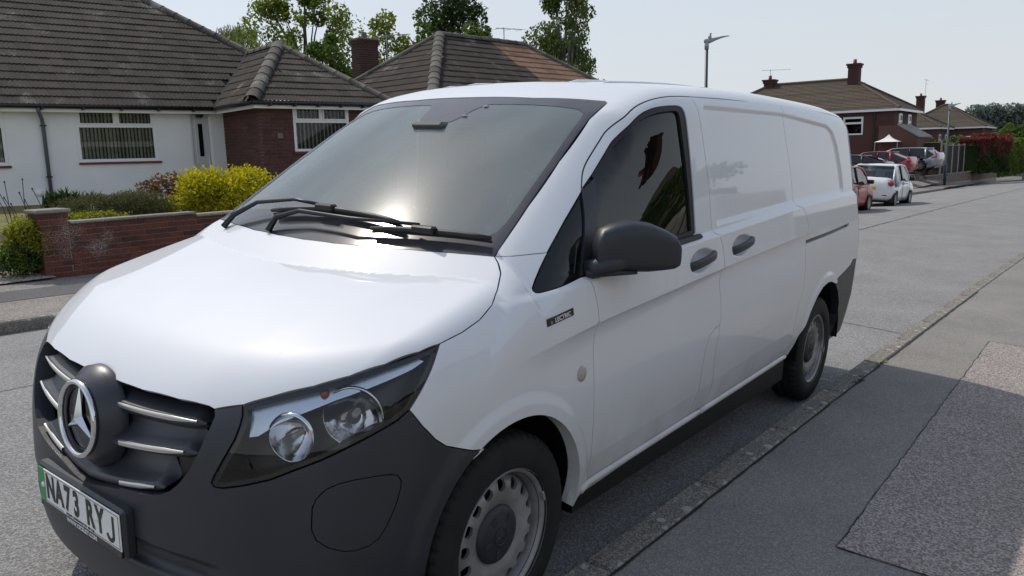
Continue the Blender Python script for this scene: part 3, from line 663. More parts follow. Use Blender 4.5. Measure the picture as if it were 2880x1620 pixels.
# --- wipers
def wiper(name, arm, blade):
    w = empty(name); w.parent = van
    def lift(xy, h):
        P = on_body(np.array(xy, float), 'top'); N = BG(P); return [tuple(p+n*h-[VX, 0, 0]) for p, n in zip(P, N)]
    A = [lift([q[:2]], q[2])[0] for q in arm]
    MB().tube(A, [.014, .012, .009, .007, .006][:len(A)], 6).obj('wiper_arm', 'van_black', w, True)
    B0 = lift(densify(blade, .06, False), .012); B1 = lift(densify(blade, .06, False), .028)
    k = len(B1); MB().tube(B1, [.007]+[.011]*(k-2)+[.007], 6).tube(B0, .005, 5).obj('wiper_blade', 'van_rubber', w, True)
    mid = np.array(blade[len(blade)//2]); c = lift([mid], .034)[0]
    MB().bbox((c[0]-.016, c[1]-.05, c[2]-.016), (c[0]+.016, c[1]+.05, c[2]+.014), .006).obj('wiper_clip', 'van_black', w)
wiper('wiper', [(.905, .60, .01), (.945, .565, .03), (.985, .44, .045), (.990, .21, .042), (.975, .05, .036)], [(.948, .31), (.965, .0), (.968, -.385)])
wiper('wiper', [(.862, .235, .006), (.905, .215, .035), (.928, .10, .045), (.925, -.18, .045), (.975, -.47, .038)], [(.918, -.29), (.965, -.5), (1.025, -.735)])

# --- number plate
PX = .010
pl = empty('number_plate'); pl.parent = van; pl.location = (PX-VX, 0, .474); pl.rotation_euler = (0, rad(-1), 0)
MB().bbox((.004, -.274, -.078), (.040, .274, .068), .008).obj('plate_plinth', 'van_plastic', pl)
MB().bbox((-.001, -.26, -.0555), (.003, .225, .0555), .0015).obj('plate_face', 'plate_white', pl)
MB().bbox((-.001, .2253, -.0555), (.003, .26, .0555), .0015).obj('plate_band', 'plate_green', pl)
TM = Matrix(((0, 0, -1, 0), (-1, 0, 0, 0), (0, 1, 0, 0), (0, 0, 0, 1)))         # text in the x-y plane turned to face -x
def ptext(body, size, y, z, m, bold=0, sx=1, x=-.0016, sp=1.):
    link('plate_lettering', text_mesh('plate_lettering', body, size, m, .0008, bold, sx, spacing=sp), pl, Matrix.Translation((x, y, z)) @ TM)
for ch, y in (('N', .192), ('A', .132), ('7', .075), ('3', .017), ('R', -.070), ('Y', -.131)):
    ptext(ch, .108, y-.012, .0, 'print_black', .0042, .72)
jp = [(.0, .0395), (.0, -.018)]+[(-.0185+.0185*math.cos(a), -.019-.0185*math.sin(a)) for a in np.linspace(.2, math.pi-.1, 9)]
link('plate_lettering', MB().add([v for (px_, pz_), (qx, qz) in zip(jp, [np.array(jp[min(i+1, len(jp)-1)])-np.array(jp[max(i-1, 0)]) for i in range(len(jp))]) for s_ in (-1, 1) for v in [(-.0018, -(px_-s_*.0065*qz/math.hypot(qx, qz))-.222, pz_+s_*.0065*qx/math.hypot(qx, qz))]], [(2*i, 2*i+2, 2*i+3, 2*i+1) for i in range(len(jp)-1)]).mesh('plate_lettering', 'print_black'), pl)
ptext('CICELEY COMMERCIALS LTD  BB1 5QB', .0105, -.01, -.0475, 'print_black')
mb = MB()
for z0, z1, y0, y1 in ((.049, .0502, -.254, .22), (-.0502, -.049, -.254, -.10), (-.0502, -.049, .10, .22)): mb.box((-.0018, y0, z0), (-.001, y1, z1))
for y0 in (-.2546, .2188): mb.box((-.0018, y0, -.0502), (-.001, y0+.0014, .0502))
mb.obj('plate_keyline', 'print_black', pl)
MB().bbox((-.002, -.262, -.0745), (.006, .262, -.0560), .002).obj('plate_surround', 'van_gloss_black', pl)
ptext('WWW.CICELEY.COM', .0185, -.02, -.0655, 'print_white', .0006, 1.08, x=-.0026)
for y in (.228, -.128): MB().lathe([(0, .006), (.005, .0055), (.0085, .003), (.009, 0)], 16, M=Matrix.Translation((-.001, y, .002)) @ Matrix.Rotation(rad(-90), 4, 'Y')).obj('plate_screw', 'plate_white', pl, True)

# --- badge on the wing, repeater lamp
b = empty('wing_badge'); b.parent = van
p0 = side3([(1.020, 1.017), (1.158, 1.033), (1.090, 1.0250)])
bx = (p0[1]-p0[0]); bx /= np.linalg.norm(bx); bn = BG(p0[2:3])[0]; bz_ = np.cross(bx, bn); 
BM = np.eye(4); BM[:3, 0] = bx; BM[:3, 1] = bz_; BM[:3, 2] = np.cross(bx, bz_); BM[:3, 3] = p0[2]-[VX, 0, 0]
if BM[2, 1] < 0: BM[:3, 1] *= -1; BM[:3, 2] *= -1
if np.dot(BM[:3, 2], bn) < 0: BM[:3, 2] *= -1; BM[:3, 0] *= -1
b.matrix_local = Matrix(BM.tolist())
MB().bbox((-.073, -.0125, -.003), (.073, .0125, .003), .002).obj('badge_plate', 'van_gloss_black', b)
for tx, body, m in ((-.052, 'e', 'print_grey'), (.010, 'LECTRIC', 'print_white')):
    link('badge_lettering', text_mesh('badge_lettering', body, .0205 if body != 'e' else .022, m, .001, .0004, 1.10), b, Matrix.Translation((tx, -.001, .0036)))
P = side3([(1.242, .804)]); N = BG(P)[0]
for s in (-1, 1):
    M = Matrix.Translation((P[0][0]-VX, -s*P[0][1]*-1 if s > 0 else P[0][1], P[0][2])) if False else Matrix.Translation((P[0][0]-VX, s*abs(P[0][1]), P[0][2]))
    M = M @ Matrix.Rotation(rad(90*(-s)), 4, 'X')
    MB().lathe([(0, .009), (.018, .008), (.026, .004), (.0285, -.002)], 28).obj('side_repeater', 'lens_grey', van, True, M)

# --- wheels
def wheel_template():
    w = empty('wheel'); w.parent = van
    n = 156; R = .336
    prof = [(.205, .075), (.2215, .092), (.235, .100), (.262, .1035), (.290, .102), (.312, .096), (.325, .088), (.3325, .078), (.3345, .072), (.3355, .050), (.328, .048), (.328, .041), (.3362, .039), (.3366, .013), (.328, .011), (.328, -.011), (.3366, -.013), (.3362, -.039), (.328, -.041), (.328, -.048), (.3355, -.050), (.3345, -.072), (.3325, -.078), (.325, -.088), (.312, -.096), (.290, -.102), (.262, -.1035), (.235, -.100), (.2215, -.092), (.205, -.075)]
    V = []
    for i in range(n):
        t = 2*math.pi*i/n
        for j, (r, h) in enumerate(prof):
            if r > .32 and i % 3 == 0 and abs(h) > .055: r -= .0075
            if r > .333 and i % 6 == 1 and abs(h) < .045: r -= .004
            tt = t+(.018 if abs(h) > .06 else 0)*(h/.09); V.append((r*math.cos(tt), -h, r*math.sin(tt)))
    k = len(prof); Fq = [(i*k+j, ((i+1) % n)*k+j, ((i+1) % n)*k+j+1, i*k+j+1) for i in range(n) for j in range(k-1)]
    ty = mesh('tyre', V, Fq, 'tyre', True); ty.polygons.foreach_set('use_smooth', [not (6 <= (q % (k-1)) <= k-8) for q in range(len(Fq))]); link('tyre', ty, w)
    # steel disc with a ring of round holes
    rim = MB().lathe([(.2210, -.0985), (.2235, -.094), (.2235, -.088), (.2185, -.0895), (.2130, -.088), (.2075, -.080), (.2035, -.062), (.2000, -.046), (.1965, -.030), (.1965, .09)], 96, axis='y').obj('rim', 'wheel_steel', w, True)
    ang = np.linspace(0, 2*math.pi, 96, endpoint=False); outer = np.c_[np.cos(ang), np.sin(ang)]*.1975
    a2 = np.linspace(0, 2*math.pi, 18, endpoint=False); hl = []
    for q in range(16):
        c = np.array([math.cos(2*math.pi*q/16+.1), math.sin(2*math.pi*q/16+.1)])*.1665; hl.append(c+np.c_[np.cos(a2), np.sin(a2)]*.0190)
    V2, T = fill(outer, hl, .012); r = np.hypot(V2[:, 0], V2[:, 1])
    dep = Sp((0, -.052), (.06, -.052), (.095, -.053), (.120, -.066), (.145, -.0705), (.175, -.066), (.190, -.048), (.1975, -.030))
    V = np.c_[V2[:, 0], dep(r), V2[:, 1]]
    # hole walls
    Fq = [tuple(t) for t in T]; V = V.tolist()
    for h in hl:
        n0 = len(V); d = dep(np.hypot(h[:, 0], h[:, 1]))
        for (x, z), dd in zip(h, d): V += [(x, dd, z), (x, dd+.012, z)]
        m_ = len(h); Fq += [(n0+2*i, n0+2*((i+1) % m_), n0+2*((i+1) % m_)+1, n0+2*i+1) for i in range(m_)]
    link('wheel_disc', mesh('wheel_disc', V, Fq, 'wheel_steel', True), rim)
    cap = MB().lathe([(0, -.077), (.030, -.077), (.034, -.075), (.075, -.072), (.092, -.066), (.097, -.056)], 60, axis='y').obj('hub_cap', 'van_plastic', w, True)
    mb = MB()
    for q in range(5):
        M = Matrix.Rotation(2*math.pi*q/5+.3, 4, 'Y'); mb.box((.045, -.0745, -.010), (.075, -.069, .010), M=M)
    mb.lathe([(.026, -.0785), (.029, -.0795), (.032, -.0785)], 40, axis='y')
    for q in range(3):
        a = 2*math.pi*q/3+.5; M = Matrix.Rotation(a, 4, 'Y'); mb.add([tuple(M @ Vector(v)) for v in ((0, -.081, 0), (.006, -.077, .006), (.027, -.0775, 0), (.006, -.077, -.006))], [(0, 2, 1), (0, 3, 2)])
    mb.obj('cap_relief', 'van_grille', cap)
    MB().lathe([(.19, .02), (.13, .02), (.13, -.02), (.06, -.02)], 32, axis='y').obj('brake_disc', 'van_black', w, True)
    MB().bbox((.196, -.101, -.018), (.206, -.085, .018), .002, M=Matrix.Rotation(rad(-28), 4, 'Y') @ Matrix.Translation((.011, 0, 0))).obj('balance_weight', 'wheel_steel', rim)
    return w
w0 = wheel_template(); first = True
for x, yc, flip in ((.895, -.825, 0), (4.091, -.815, 0), (.895, .825, 1), (4.091, .815, 1)):
    w = w0 if first else copy_tree(w0, van); first = False
    w.location = (x-VX, yc, .333); w.rotation_euler = (0, rad({.895: 8, 4.091: 40}[x]), rad(180) if flip else 0)
# wheel wells and underbody
mb = MB()
for (cx, cz, r) in (AF, (4.105, .38, .415)):
    for s in (-1, 1):
        ym, yi = s*.925, s*.52; n = 28
        V = []
        for i in range(n+1):
            a = rad(-6+192*i/n); c, q = math.cos(a)*(r+.012)+cx-VX, math.sin(a)*(r+.012)+cz; V += [(c, ym, q), (c, yi, q)]
        Fq = [(2*i, 2*i+2, 2*i+3, 2*i+1) for i in range(n)]; MB().add(V, Fq+[tuple(range(1, 2*n+2, 2))]).obj('wheel_well', 'van_black', van)
MB().box((.30-VX, -.50, .19), (4.9-VX, .50, .40)).box((1.34-VX, -.88, .235), (3.6-VX, .88, .36)).obj('underbody', 'van_black', van)

# --- cabin
MB().add([(x-VX, y, z) for y in (-.84, .84) for x, z in ((.93, 1.10), (1.15, 1.155), (1.38, 1.150), (1.48, 1.10), (1.52, .95), (1.50, .55))], [(i, i+1, 7+i, 6+i) for i in range(5)]).bbox((1.16-VX, -.30, 1.150), (1.42-VX, .10, 1.175), .012).bbox((1.22-VX, .22, 1.14), (1.46-VX, .60, 1.20), .03).obj('dashboard', 'cabin', van)
MB().tube([(1.35-VX, .40, 1.02), (1.55-VX, .40, 1.08)], .03, 10).lathe([(.185+.016*math.cos(a), .016*math.sin(a)) for a in np.linspace(0, 2*math.pi, 11)], 40, M=Matrix.Translation((1.55-VX, .40, 1.09)) @ Matrix.Rotation(rad(-62), 4, 'Y')).obj('steering_wheel', 'cabin', van, True)
for y in (-.52, -.12, .42):
    st = empty('seat'); st.parent = van
    bevel(MB().bbox((1.62-VX, y-.22, .62), (2.08-VX, y+.22, .80), .04).obj('seat_cushion', 'cabin', st), .02)
    MB().bbox((0, y-.22, 0), (.13, y+.22, .62), .045, M=Matrix.Translation((2.02-VX, 0, .76)) @ Matrix.Rotation(rad(12), 4, 'Y')).obj('seat_back', 'cabin', st)
    MB().bbox((0, y-.13, 0), (.09, y+.13, .19), .035, M=Matrix.Translation((2.155-VX, 0, 1.42)) @ Matrix.Rotation(rad(8), 4, 'Y')).obj('headrest', 'cabin', st)
MB().box((2.335-VX, -.80, .40), (2.35-VX, .80, 1.76)).obj('bulkhead', 'cabin_light', van)
MB().box((1.30-VX, -.86, .40), (2.34-VX, .86, .45)).obj('cab_floor', 'cabin', van)
for s in (-1, 1): MB().box((1.36-VX, s*.875-.01, .45), (2.30-VX, s*.875+.01, 1.13)).obj('door_lining', 'cabin', van)
mb = MB(); U = np.array([(x, y) for x in np.linspace(1.80, 2.33, 8) for y in np.linspace(-.66, .66, 9)]); P = on_body(U, 'top')-[VX, 0, .03]
mb.add(P, [(i*9+j, i*9+j+1, (i+1)*9+j+1, (i+1)*9+j) for i in range(7) for j in range(8)]).obj('headlining', 'cabin_light', van, True)
P = on_body(np.array([(1.60, .0)]), 'top')[0]
MB().bbox((P[0]-.13-VX, -.09, P[2]-.075), (P[0]+.10-VX, .09, P[2]-.045), .012).obj('mirror_sensor_box', 'cabin', van)
mb = MB(); U = np.array([(1.665, y) for y in (-.13, -.155)]); 
for (x, y) in ((1.665, -.168), (1.58, -.125)):
    P = on_body(np.array([(x, y)]), 'top')[0]; N = BG(P[None])[0]; P = P-N*.003-[VX, 0, 0]; mb.box((P[0]-.013, P[1]-.010, P[2]-.003), (P[0]+.013, P[1]+.010, P[2]+.003))
mb.obj('glass_sticker', 'print_white', van)
# ================================================================== GROUND
def speckle(name, base, dark, light, scale=420., light_amt=.62, spots=None, spot_scale=14., spot_col=(.40, .39, .36), rough=.92, bump=.5, blot=.25, spot_thr=.70, cracks=0., extra=None):
    """tarmac: stones of mixed tone, broad blotches, optional pale lichen spots and hairline cracks"""
    m = bpy.data.materials.new(name); m.use_nodes = True; MATS[name] = m; nt = m.node_tree; l = nt.links.new; N = nt.nodes.new
    b = nt.nodes['Principled BSDF']; b.inputs['Roughness'].default_value = rough; b.inputs['Specular IOR Level'].default_value = .35
    tc = N('ShaderNodeTexCoord'); co = tc.outputs['Object']
    v = N('ShaderNodeTexVoronoi'); v.inputs['Scale'].default_value = scale*.22; l(co, v.inputs['Vector'])
    r = N('ShaderNodeValToRGB'); e = r.color_ramp.elements; e[0].color = (*dark, 1); e[1].color = (*light, 1); e[0].position = .15; e[1].position = .95
    k = e.new(light_amt); k.color = (*base, 1)
    sep = N('ShaderNodeSeparateColor'); l(v.outputs['Color'], sep.inputs[0]); l(sep.outputs[0], r.inputs[0])
    n = N('ShaderNodeTexNoise'); n.inputs['Scale'].default_value = 1.1; n.inputs['Detail'].default_value = 7; n.inputs['Roughness'].default_value = .65; l(co, n.inputs['Vector'])
    mr = N('ShaderNodeMapRange'); mr.inputs[1].default_value = .3; mr.inputs[2].default_value = .7; mr.inputs[3].default_value = 1-blot; mr.inputs[4].default_value = 1+blot; l(n.outputs['Fac'], mr.inputs[0])
    mm = N('ShaderNodeMix'); mm.data_type = 'RGBA'; mm.blend_type = 'MULTIPLY'; mm.inputs[0].default_value = 1; l(r.outputs[0], mm.inputs[6]); l(mr.outputs[0], mm.inputs[7]); out = mm.outputs[2]
    if spots:
        s = N('ShaderNodeTexVoronoi'); s.inputs['Scale'].default_value = spot_scale; s.inputs['Randomness'].default_value = 1; l(co, s.inputs['Vector'])
        w = N('ShaderNodeTexNoise'); w.inputs['Scale'].default_value = 2.2; w.inputs['Detail'].default_value = 3; l(co, w.inputs['Vector'])
        w2 = N('ShaderNodeTexNoise'); w2.inputs['Scale'].default_value = 90; w2.inputs['Detail'].default_value = 4; l(co, w2.inputs['Vector'])
        a1 = N('ShaderNodeMath'); a1.operation = 'MULTIPLY_ADD'; l(w.outputs['Fac'], a1.inputs[0]); a1.inputs[1].default_value = .75; a1.inputs[2].default_value = spots-.37
        a3 = N('ShaderNodeMath'); a3.operation = 'MULTIPLY_ADD'; l(w2.outputs['Fac'], a3.inputs[0]); a3.inputs[1].default_value = .35; l(a1.outputs[0], a3.inputs[2])
        a2 = N('ShaderNodeMath'); a2.operation = 'SUBTRACT'; l(a3.outputs[0], a2.inputs[0]); l(s.outputs['Distance'], a2.inputs[1])
        a4 = N('ShaderNodeMapRange'); a4.inputs[1].default_value = .0; a4.inputs[2].default_value = .06; l(a2.outputs[0], a4.inputs[0])
        mx = N('ShaderNodeMix'); mx.data_type = 'RGBA'; l(a4.outputs[0], mx.inputs[0]); l(out, mx.inputs[6]); mx.inputs[7].default_value = (*spot_col, 1); out = mx.outputs[2]
    l(out, b.inputs['Base Color'])
    bp = N('ShaderNodeBump'); bp.inputs['Strength'].default_value = bump; bp.inputs['Distance'].default_value = .006; l(v.outputs['Distance'], bp.inputs['Height']); l(bp.outputs[0], b.inputs['Normal'])
    return m
speckle('road_tarmac', (.245, .243, .240), (.165, .164, .164), (.36, .355, .345), 640, .60, blot=.14, bump=.7)
speckle('footway_tarmac', (.235, .222, .204), (.175, .167, .155), (.32, .305, .28), 950, .66, spots=.0, spot_scale=15, spot_col=(.36, .35, .32), blot=.16, bump=.35)
speckle('patch_tarmac', (.31, .270, .25), (.18, .160, .155), (.47, .415, .385), 620, .55, blot=.10, bump=.8)
speckle('far_footway', (.235, .215, .195), (.13, .12, .115), (.38, .35, .32), 600, .60, blot=.25, bump=.4)
speckle('far_strip', (.105, .105, .11), (.07, .07, .072), (.17, .168, .165), 800, .60, blot=.12, bump=.4)
speckle('drive_gravel', (.36, .29, .25), (.19, .15, .13), (.52, .45, .40), 260, .5, blot=.12, bump=1.2)
speckle('kerb_concrete', (.21, .195, .165), (.12, .112, .098), (.32, .30, .26), 700, .6, spots=.04, spot_scale=13, spot_col=(.40, .385, .35), blot=.35, bump=.5)
mat('joint_dark', (.020, .020, .018), rough=.95)
mat('moss', (.07, .085, .02), rough=.95)
mat('lawn', (.17, .165, .045), rough=.95, col2=(.30, .27, .10), vscale=5, bump=1., bscale=120, bdist=.03)
mat('soil', (.06, .045, .032), rough=.98, bump=1., bscale=60, bdist=.03, var=.3)
mat('grass_blade', (.16, .20, .05), rough=.8, var=.3, vscale=3)
mat('base_earth', (.10, .10, .06), rough=.95, var=.3, vscale=.5)
KERB = Sp((-60, -.1), (-5, -.88), (0, -.945), (3, -.982), (5, -1.01), (7.3, -1.055), (13.9, -1.22), (30, -1.75), (60, -2.9), (150, -6.5))
def zroad(y): return 0. if y < 1.6 else (-.091*(y-2.25) if y > 2.9 else -.091*((y-1.6)**2)/2.6)
FK = 5.86                                                     # far kerb line
def strip(name, xs, ys, zf, m, M=ROAD, **kw):
    """sheet over stations xs and offsets ys(x), height zf(x, y)"""
    V = []; n = None
    for x in xs:
        row = ys(x) if callable(ys) else ys; n = len(row); V += [(x, y, zf(x, y)) for y in row]
    Fq = [(i*n+j, (i+1)*n+j, (i+1)*n+j+1, i*n+j+1) for i in range(len(xs)-1) for j in range(n-1)]
    return link(name, mesh(name, V, Fq, m, True), None, **kw) if M is None else link(name, mesh(name, V, Fq, m, True), None, M, **kw)
XS = list(np.concatenate([np.arange(-30, 30, 1.), np.arange(30, 160, 5.)]))
strip('ground', [-200, 0, 200, 600], [-300, -30, 30, 400], lambda x, y: -.0226*x-1.2-(3 if x > 300 else 0), 'base_earth', Matrix(), kind='structure')
road = strip('road', XS, lambda x: [float(KERB(x))-.02]+[float(KERB(x))+.4, .2, 1.0]+list(np.linspace(1.6, 2.9, 6))+[3.6, 4.4, 5.2, FK+.02], lambda x, y: zroad(y), 'road_tarmac', kind='structure')
# hairline reinstatement seams in the carriageway
mb = MB()
def seam(pts, w=.012):
    P = densify(np.array(pts), .25, False); P[1:-1, 1] += rng.normal(0, .012, len(P)-2); P[1:-1, 0] += rng.normal(0, .012, len(P)-2)
    T = np.gradient(P, axis=0); T /= np.linalg.norm(T, axis=1, keepdims=True); Nn = np.c_[-T[:, 1], T[:, 0]]
    V = [(p[0]+n[0]*s*w*.5*ww, p[1]+n[1]*s*w*.5*ww, zroad(p[1])+.004) for p, n, ww in zip(P, Nn, rng.uniform(.5, 1.3, len(P))) for s in (-1, 1)]
    mb.add(V, [(2*i, 2*i+2, 2*i+3, 2*i+1) for i in range(len(P)-1)])
seam([(6.55, -1.04), (6.75, -.2), (7.6, .7), (7.9, 2.2)]); seam([(9., 1.9), (30, 2.0), (80, 1.7)], .03); seam([(-6, 3.1), (.8, 3.2), (6, 3.15)], .012)
mb.obj('road_seams', 'joint_dark', None, M=ROAD, kind='structure')
# near kerb: one stone after another
kerb = empty('kerb', M=ROAD, kind='structure')
L_ = .914; x = -6.0; base = None
kp = MB().bbox((0, -.127, -.14), (L_-.008, 0, .100), .012).mesh('kerb_stone', 'kerb_concrete')
for i in range(40):
    y0, y1 = float(KERB(x)), float(KERB(x+L_)); o = link('kerb_stone', kp, kerb, Matrix.Translation((x, y0+.0, rng.uniform(-.003, .003))) @ Matrix.Rotation(math.atan2(y1-y0, L_), 4, 'Z')); x += L_
strip('kerb_far_run', [30.6, 50, 80, 120], lambda x: [float(KERB(x))-.127, float(KERB(x))], lambda x, y: .10, 'kerb_concrete', kind='structure')
# near footway: flat tarmac, a coarser reinstated patch, a dark open joint along the kerb
PX0, PX1, PY = 2.0, 6.31, -1.645
FX = [x for x in XS if -30 <= x <= 120]
strip('pavement', FX, lambda x: [-9., -5, -3.2, -2.4, -1.9, -1.5, float(KERB(x))-.130], lambda x, y: .096+.02*max(0, -y-3), 'footway_tarmac', kind='structure')
strip('pavement_patch', list(np.linspace(PX0, PX1, 20)), lambda x: [-4.6, -3.2, -2.4, PY], lambda x, y: .100+.02*max(0, -y-3), 'patch_tarmac', kind='structure')
mb = MB()
for x0, x1 in ((-1, 9),):
    xs = np.arange(x0, x1, .09)
    V = []
    for xx in xs:
        w = rng.uniform(.004, .012); y = float(KERB(xx))-.1315; V += [(xx, y-w, .1005), (xx, y+.003, .1005)]
    mb.add(V, [(2*i, 2*i+2, 2*i+3, 2*i+1) for i in range(len(xs)-1)])
def crackline(P, w):
    P = densify(np.array(P, float), .05, False); P += rng.normal(0, .0022, P.shape); V = []
    for p in P: ww = w*rng.uniform(.3, 1.2); V += [(p[0]-ww*.5, p[1]-ww*.5, .1022), (p[0]+ww*.5, p[1]+ww*.5, .1022)]
    mb.add(V, [(2*i, 2*i+2, 2*i+3, 2*i+1) for i in range(len(P)-1)])
crackline([(PX0, PY), (PX1, PY)], .005); crackline([(PX1, PY), (PX1, -4.5)], .005); crackline([(PX0, PY), (PX0, -4.5)], .005)
mb.obj('pavement_joints', 'joint_dark', None, M=ROAD, kind='structure')
# tufts growing out of the kerb joint
for (tx, n) in ((4.95, 46), (4.42, 40), (3.75, 14)):
    mb = MB()
    for i in range(n):
        bx, by = tx+rng.normal(0, .07), float(KERB(tx))-.128+rng.normal(0, .012); h = rng.uniform(.008, .028); a = rng.uniform(0, 6.28); w = .006
        mb.add([(bx-w*math.sin(a), by+w*math.cos(a), .098), (bx+w*math.sin(a), by-w*math.cos(a), .098), (bx+h*math.cos(a), by+h*math.sin(a), .098+h*.6)], [(0, 1, 2)])
    mb.obj('weed_tuft', 'grass_blade' if tx > 4.6 else 'moss', None, M=ROAD, kind='stuff', label='small green weeds growing in the joint behind the kerb', cat='weeds')
# far kerb, footway, drive, lawn
kf = empty('kerb', M=ROAD, kind='structure'); x = -3.0
kp2 = MB().bbox((0, 0, -.12), (L_-.008, .127, .118), .014).mesh('kerb_stone', 'kerb_concrete')
for i in range(60):
    drop = .09 if 9 < x < 12 or 33 < x < 40 else 0
    link('kerb_stone', kp2, kf, Matrix.Translation((x, FK, zroad(FK)-drop+rng.uniform(-.003, .003)))); x += L_
zf0 = zroad(FK)+.118
def zfar(x, y): return zf0+.045*(y-FK-.127)*.0+(-.0455*.6)*(y-FK)     # road frame: nearly level in the world
FXS = list(np.concatenate([np.arange(-12, 52, 2.), np.arange(52, 160, 8.)]))
strip('far_pavement', FXS, [FK+.125, 6.6, 7.2, 8.0, 9.2, 12], lambda x, y: zfar(x, y), 'far_footway', kind='structure')
strip('far_pavement_strip', FXS, [7.02, 7.4, 7.75], lambda x, y: zfar(x, y)+.004, 'far_strip', kind='structure')
# ================================================================== BUILDING HELPERS
def masonry(name, c0, c1, c2, lich=0., scale=40., lcol=(.42, .41, .38), rough=.9):
    """fired clay or concrete pieces: each piece its own tone, mottled, with pale lichen"""
    m = bpy.data.materials.new(name); m.use_nodes = True; MATS[name] = m; nt = m.node_tree; l = nt.links.new; N = nt.nodes.new
    b = nt.nodes['Principled BSDF']; b.inputs['Roughness'].default_value = rough; b.inputs['Specular IOR Level'].default_value = .3
    oi = N('ShaderNodeObjectInfo'); ge = N('ShaderNodeNewGeometry'); ad = N('ShaderNodeMath'); ad.operation = 'ADD'; l(oi.outputs['Random'], ad.inputs[0]); l(ge.outputs['Random Per Island'], ad.inputs[1])
    fr = N('ShaderNodeMath'); fr.operation = 'FRACT'; l(ad.outputs[0], fr.inputs[0])
    r = N('ShaderNodeValToRGB'); e = r.color_ramp.elements; e[0].color = (*c0, 1); e[1].color = (*c2, 1); k = e.new(.5); k.color = (*c1, 1); l(fr.outputs[0], r.inputs[0])
    n = N('ShaderNodeTexNoise'); n.inputs['Scale'].default_value = scale; n.inputs['Detail'].default_value = 5; l(ge.outputs['Position'], n.inputs['Vector'])
    mr = N('ShaderNodeMapRange'); mr.inputs[1].default_value = .3; mr.inputs[2].default_value = .7; mr.inputs[3].default_value = .72; mr.inputs[4].default_value = 1.25; l(n.outputs['Fac'], mr.inputs[0])
    mm = N('ShaderNodeMix'); mm.data_type = 'RGBA'; mm.blend_type = 'MULTIPLY'; mm.inputs[0].default_value = 1; l(r.outputs[0], mm.inputs[6]); l(mr.outputs[0], mm.inputs[7]); out = mm.outputs[2]
    if lich:
        w = N('ShaderNodeTexNoise'); w.inputs['Scale'].default_value = 1.6; w.inputs['Detail'].default_value = 2; l(ge.outputs['Position'], w.inputs['Vector'])
        v = N('ShaderNodeTexNoise'); v.inputs['Scale'].default_value = scale*1.4; v.inputs['Detail'].default_value = 3; l(ge.outputs['Position'], v.inputs['Vector'])
        s = N('ShaderNodeMath'); s.operation = 'MULTIPLY'; l(w.outputs['Fac'], s.inputs[0]); l(v.outputs['Fac'], s.inputs[1])
        t = N('ShaderNodeMapRange'); t.inputs[1].default_value = .40-lich; t.inputs[2].default_value = .43-lich; l(s.outputs[0], t.inputs[0])
        mx = N('ShaderNodeMix'); mx.data_type = 'RGBA'; l(t.outputs[0], mx.inputs[0]); l(out, mx.inputs[6]); mx.inputs[7].default_value = (*lcol, 1); out = mx.outputs[2]
    l(out, b.inputs['Base Color'])
    bp = N('ShaderNodeBump'); bp.inputs['Strength'].default_value = .6; bp.inputs['Distance'].default_value = .006; l(n.outputs['Fac'], bp.inputs['Height']); l(bp.outputs[0], b.inputs['Normal'])
    return m
masonry('brick_red', (.115, .040, .028), (.165, .055, .037), (.075, .036, .030), lich=.012, scale=60)
masonry('brick_house', (.090, .042, .037), (.12, .054, .046), (.068, .036, .034))
masonry('brick_far', (.105, .055, .044), (.13, .068, .054), (.085, .046, .038))
masonry('brick_dark', (.070, .034, .03), (.092, .044, .038), (.052, .030, .028))
masonry('roof_tile', (.044, .036, .030), (.062, .050, .042), (.033, .028, .025), lich=.012, scale=70)
masonry('roof_tile_clean', (.21, .125, .085), (.25, .15, .10), (.18, .105, .07), scale=20)
masonry('roof_tile_far', (.088, .070, .052), (.115, .090, .068), (.070, .057, .044), scale=9)
masonry('ridge_mortar', (.085, .078, .068), (.13, .12, .105), (.065, .058, .05), lich=.035, scale=60)
masonry('coping', (.20, .19, .17), (.27, .26, .24), (.16, .15, .13), lich=.05, scale=60)
mat('mortar', (.30, .26, .225), rough=.95, var=.25, vscale=20)
mat('mortar_dark', (.20, .165, .145), rough=.95, var=.25, vscale=20)
mat('render_white', (.80, .81, .83), rough=.85, var=.03, vscale=2, bump=.25, bscale=150, bdist=.004)
mat('upvc', (.80, .81, .82), rough=.35)
mat('upvc_dim', (.55, .56, .58), rough=.5)
mat('gutter_black', (.012, .013, .018), rough=.35)
mat('pipe_grey', (.10, .115, .14), rough=.35)
mat('sill_red', (.16, .022, .018), rough=.6)
mat('blind', (.50, .51, .43), rough=.8, var=.15, vscale=3)
mat('room_dark', (.012, .013, .013), rough=.9)
mat('lead', (.05, .055, .055), rough=.5)
glass('house_glass', (.88, .92, .88), 1.5, dust=.01)
mat('aerial', (.30, .31, .33), rough=.4, metal=.6)
def frame(o, e1, e2=None):
    e1 = np.array(e1, float); e1 /= np.linalg.norm(e1); e3 = np.array([0, 0, 1.]) if e2 is None else None
    if e2 is None: e2 = np.cross(e3, e1)
    else: e2 = np.array(e2, float); e2 /= np.linalg.norm(e2); e3 = np.cross(e1, e2)
    M = np.eye(4); M[:3, 0] = e1; M[:3, 1] = e2; M[:3, 2] = e3; M[:3, 3] = o; return Matrix(M.tolist())
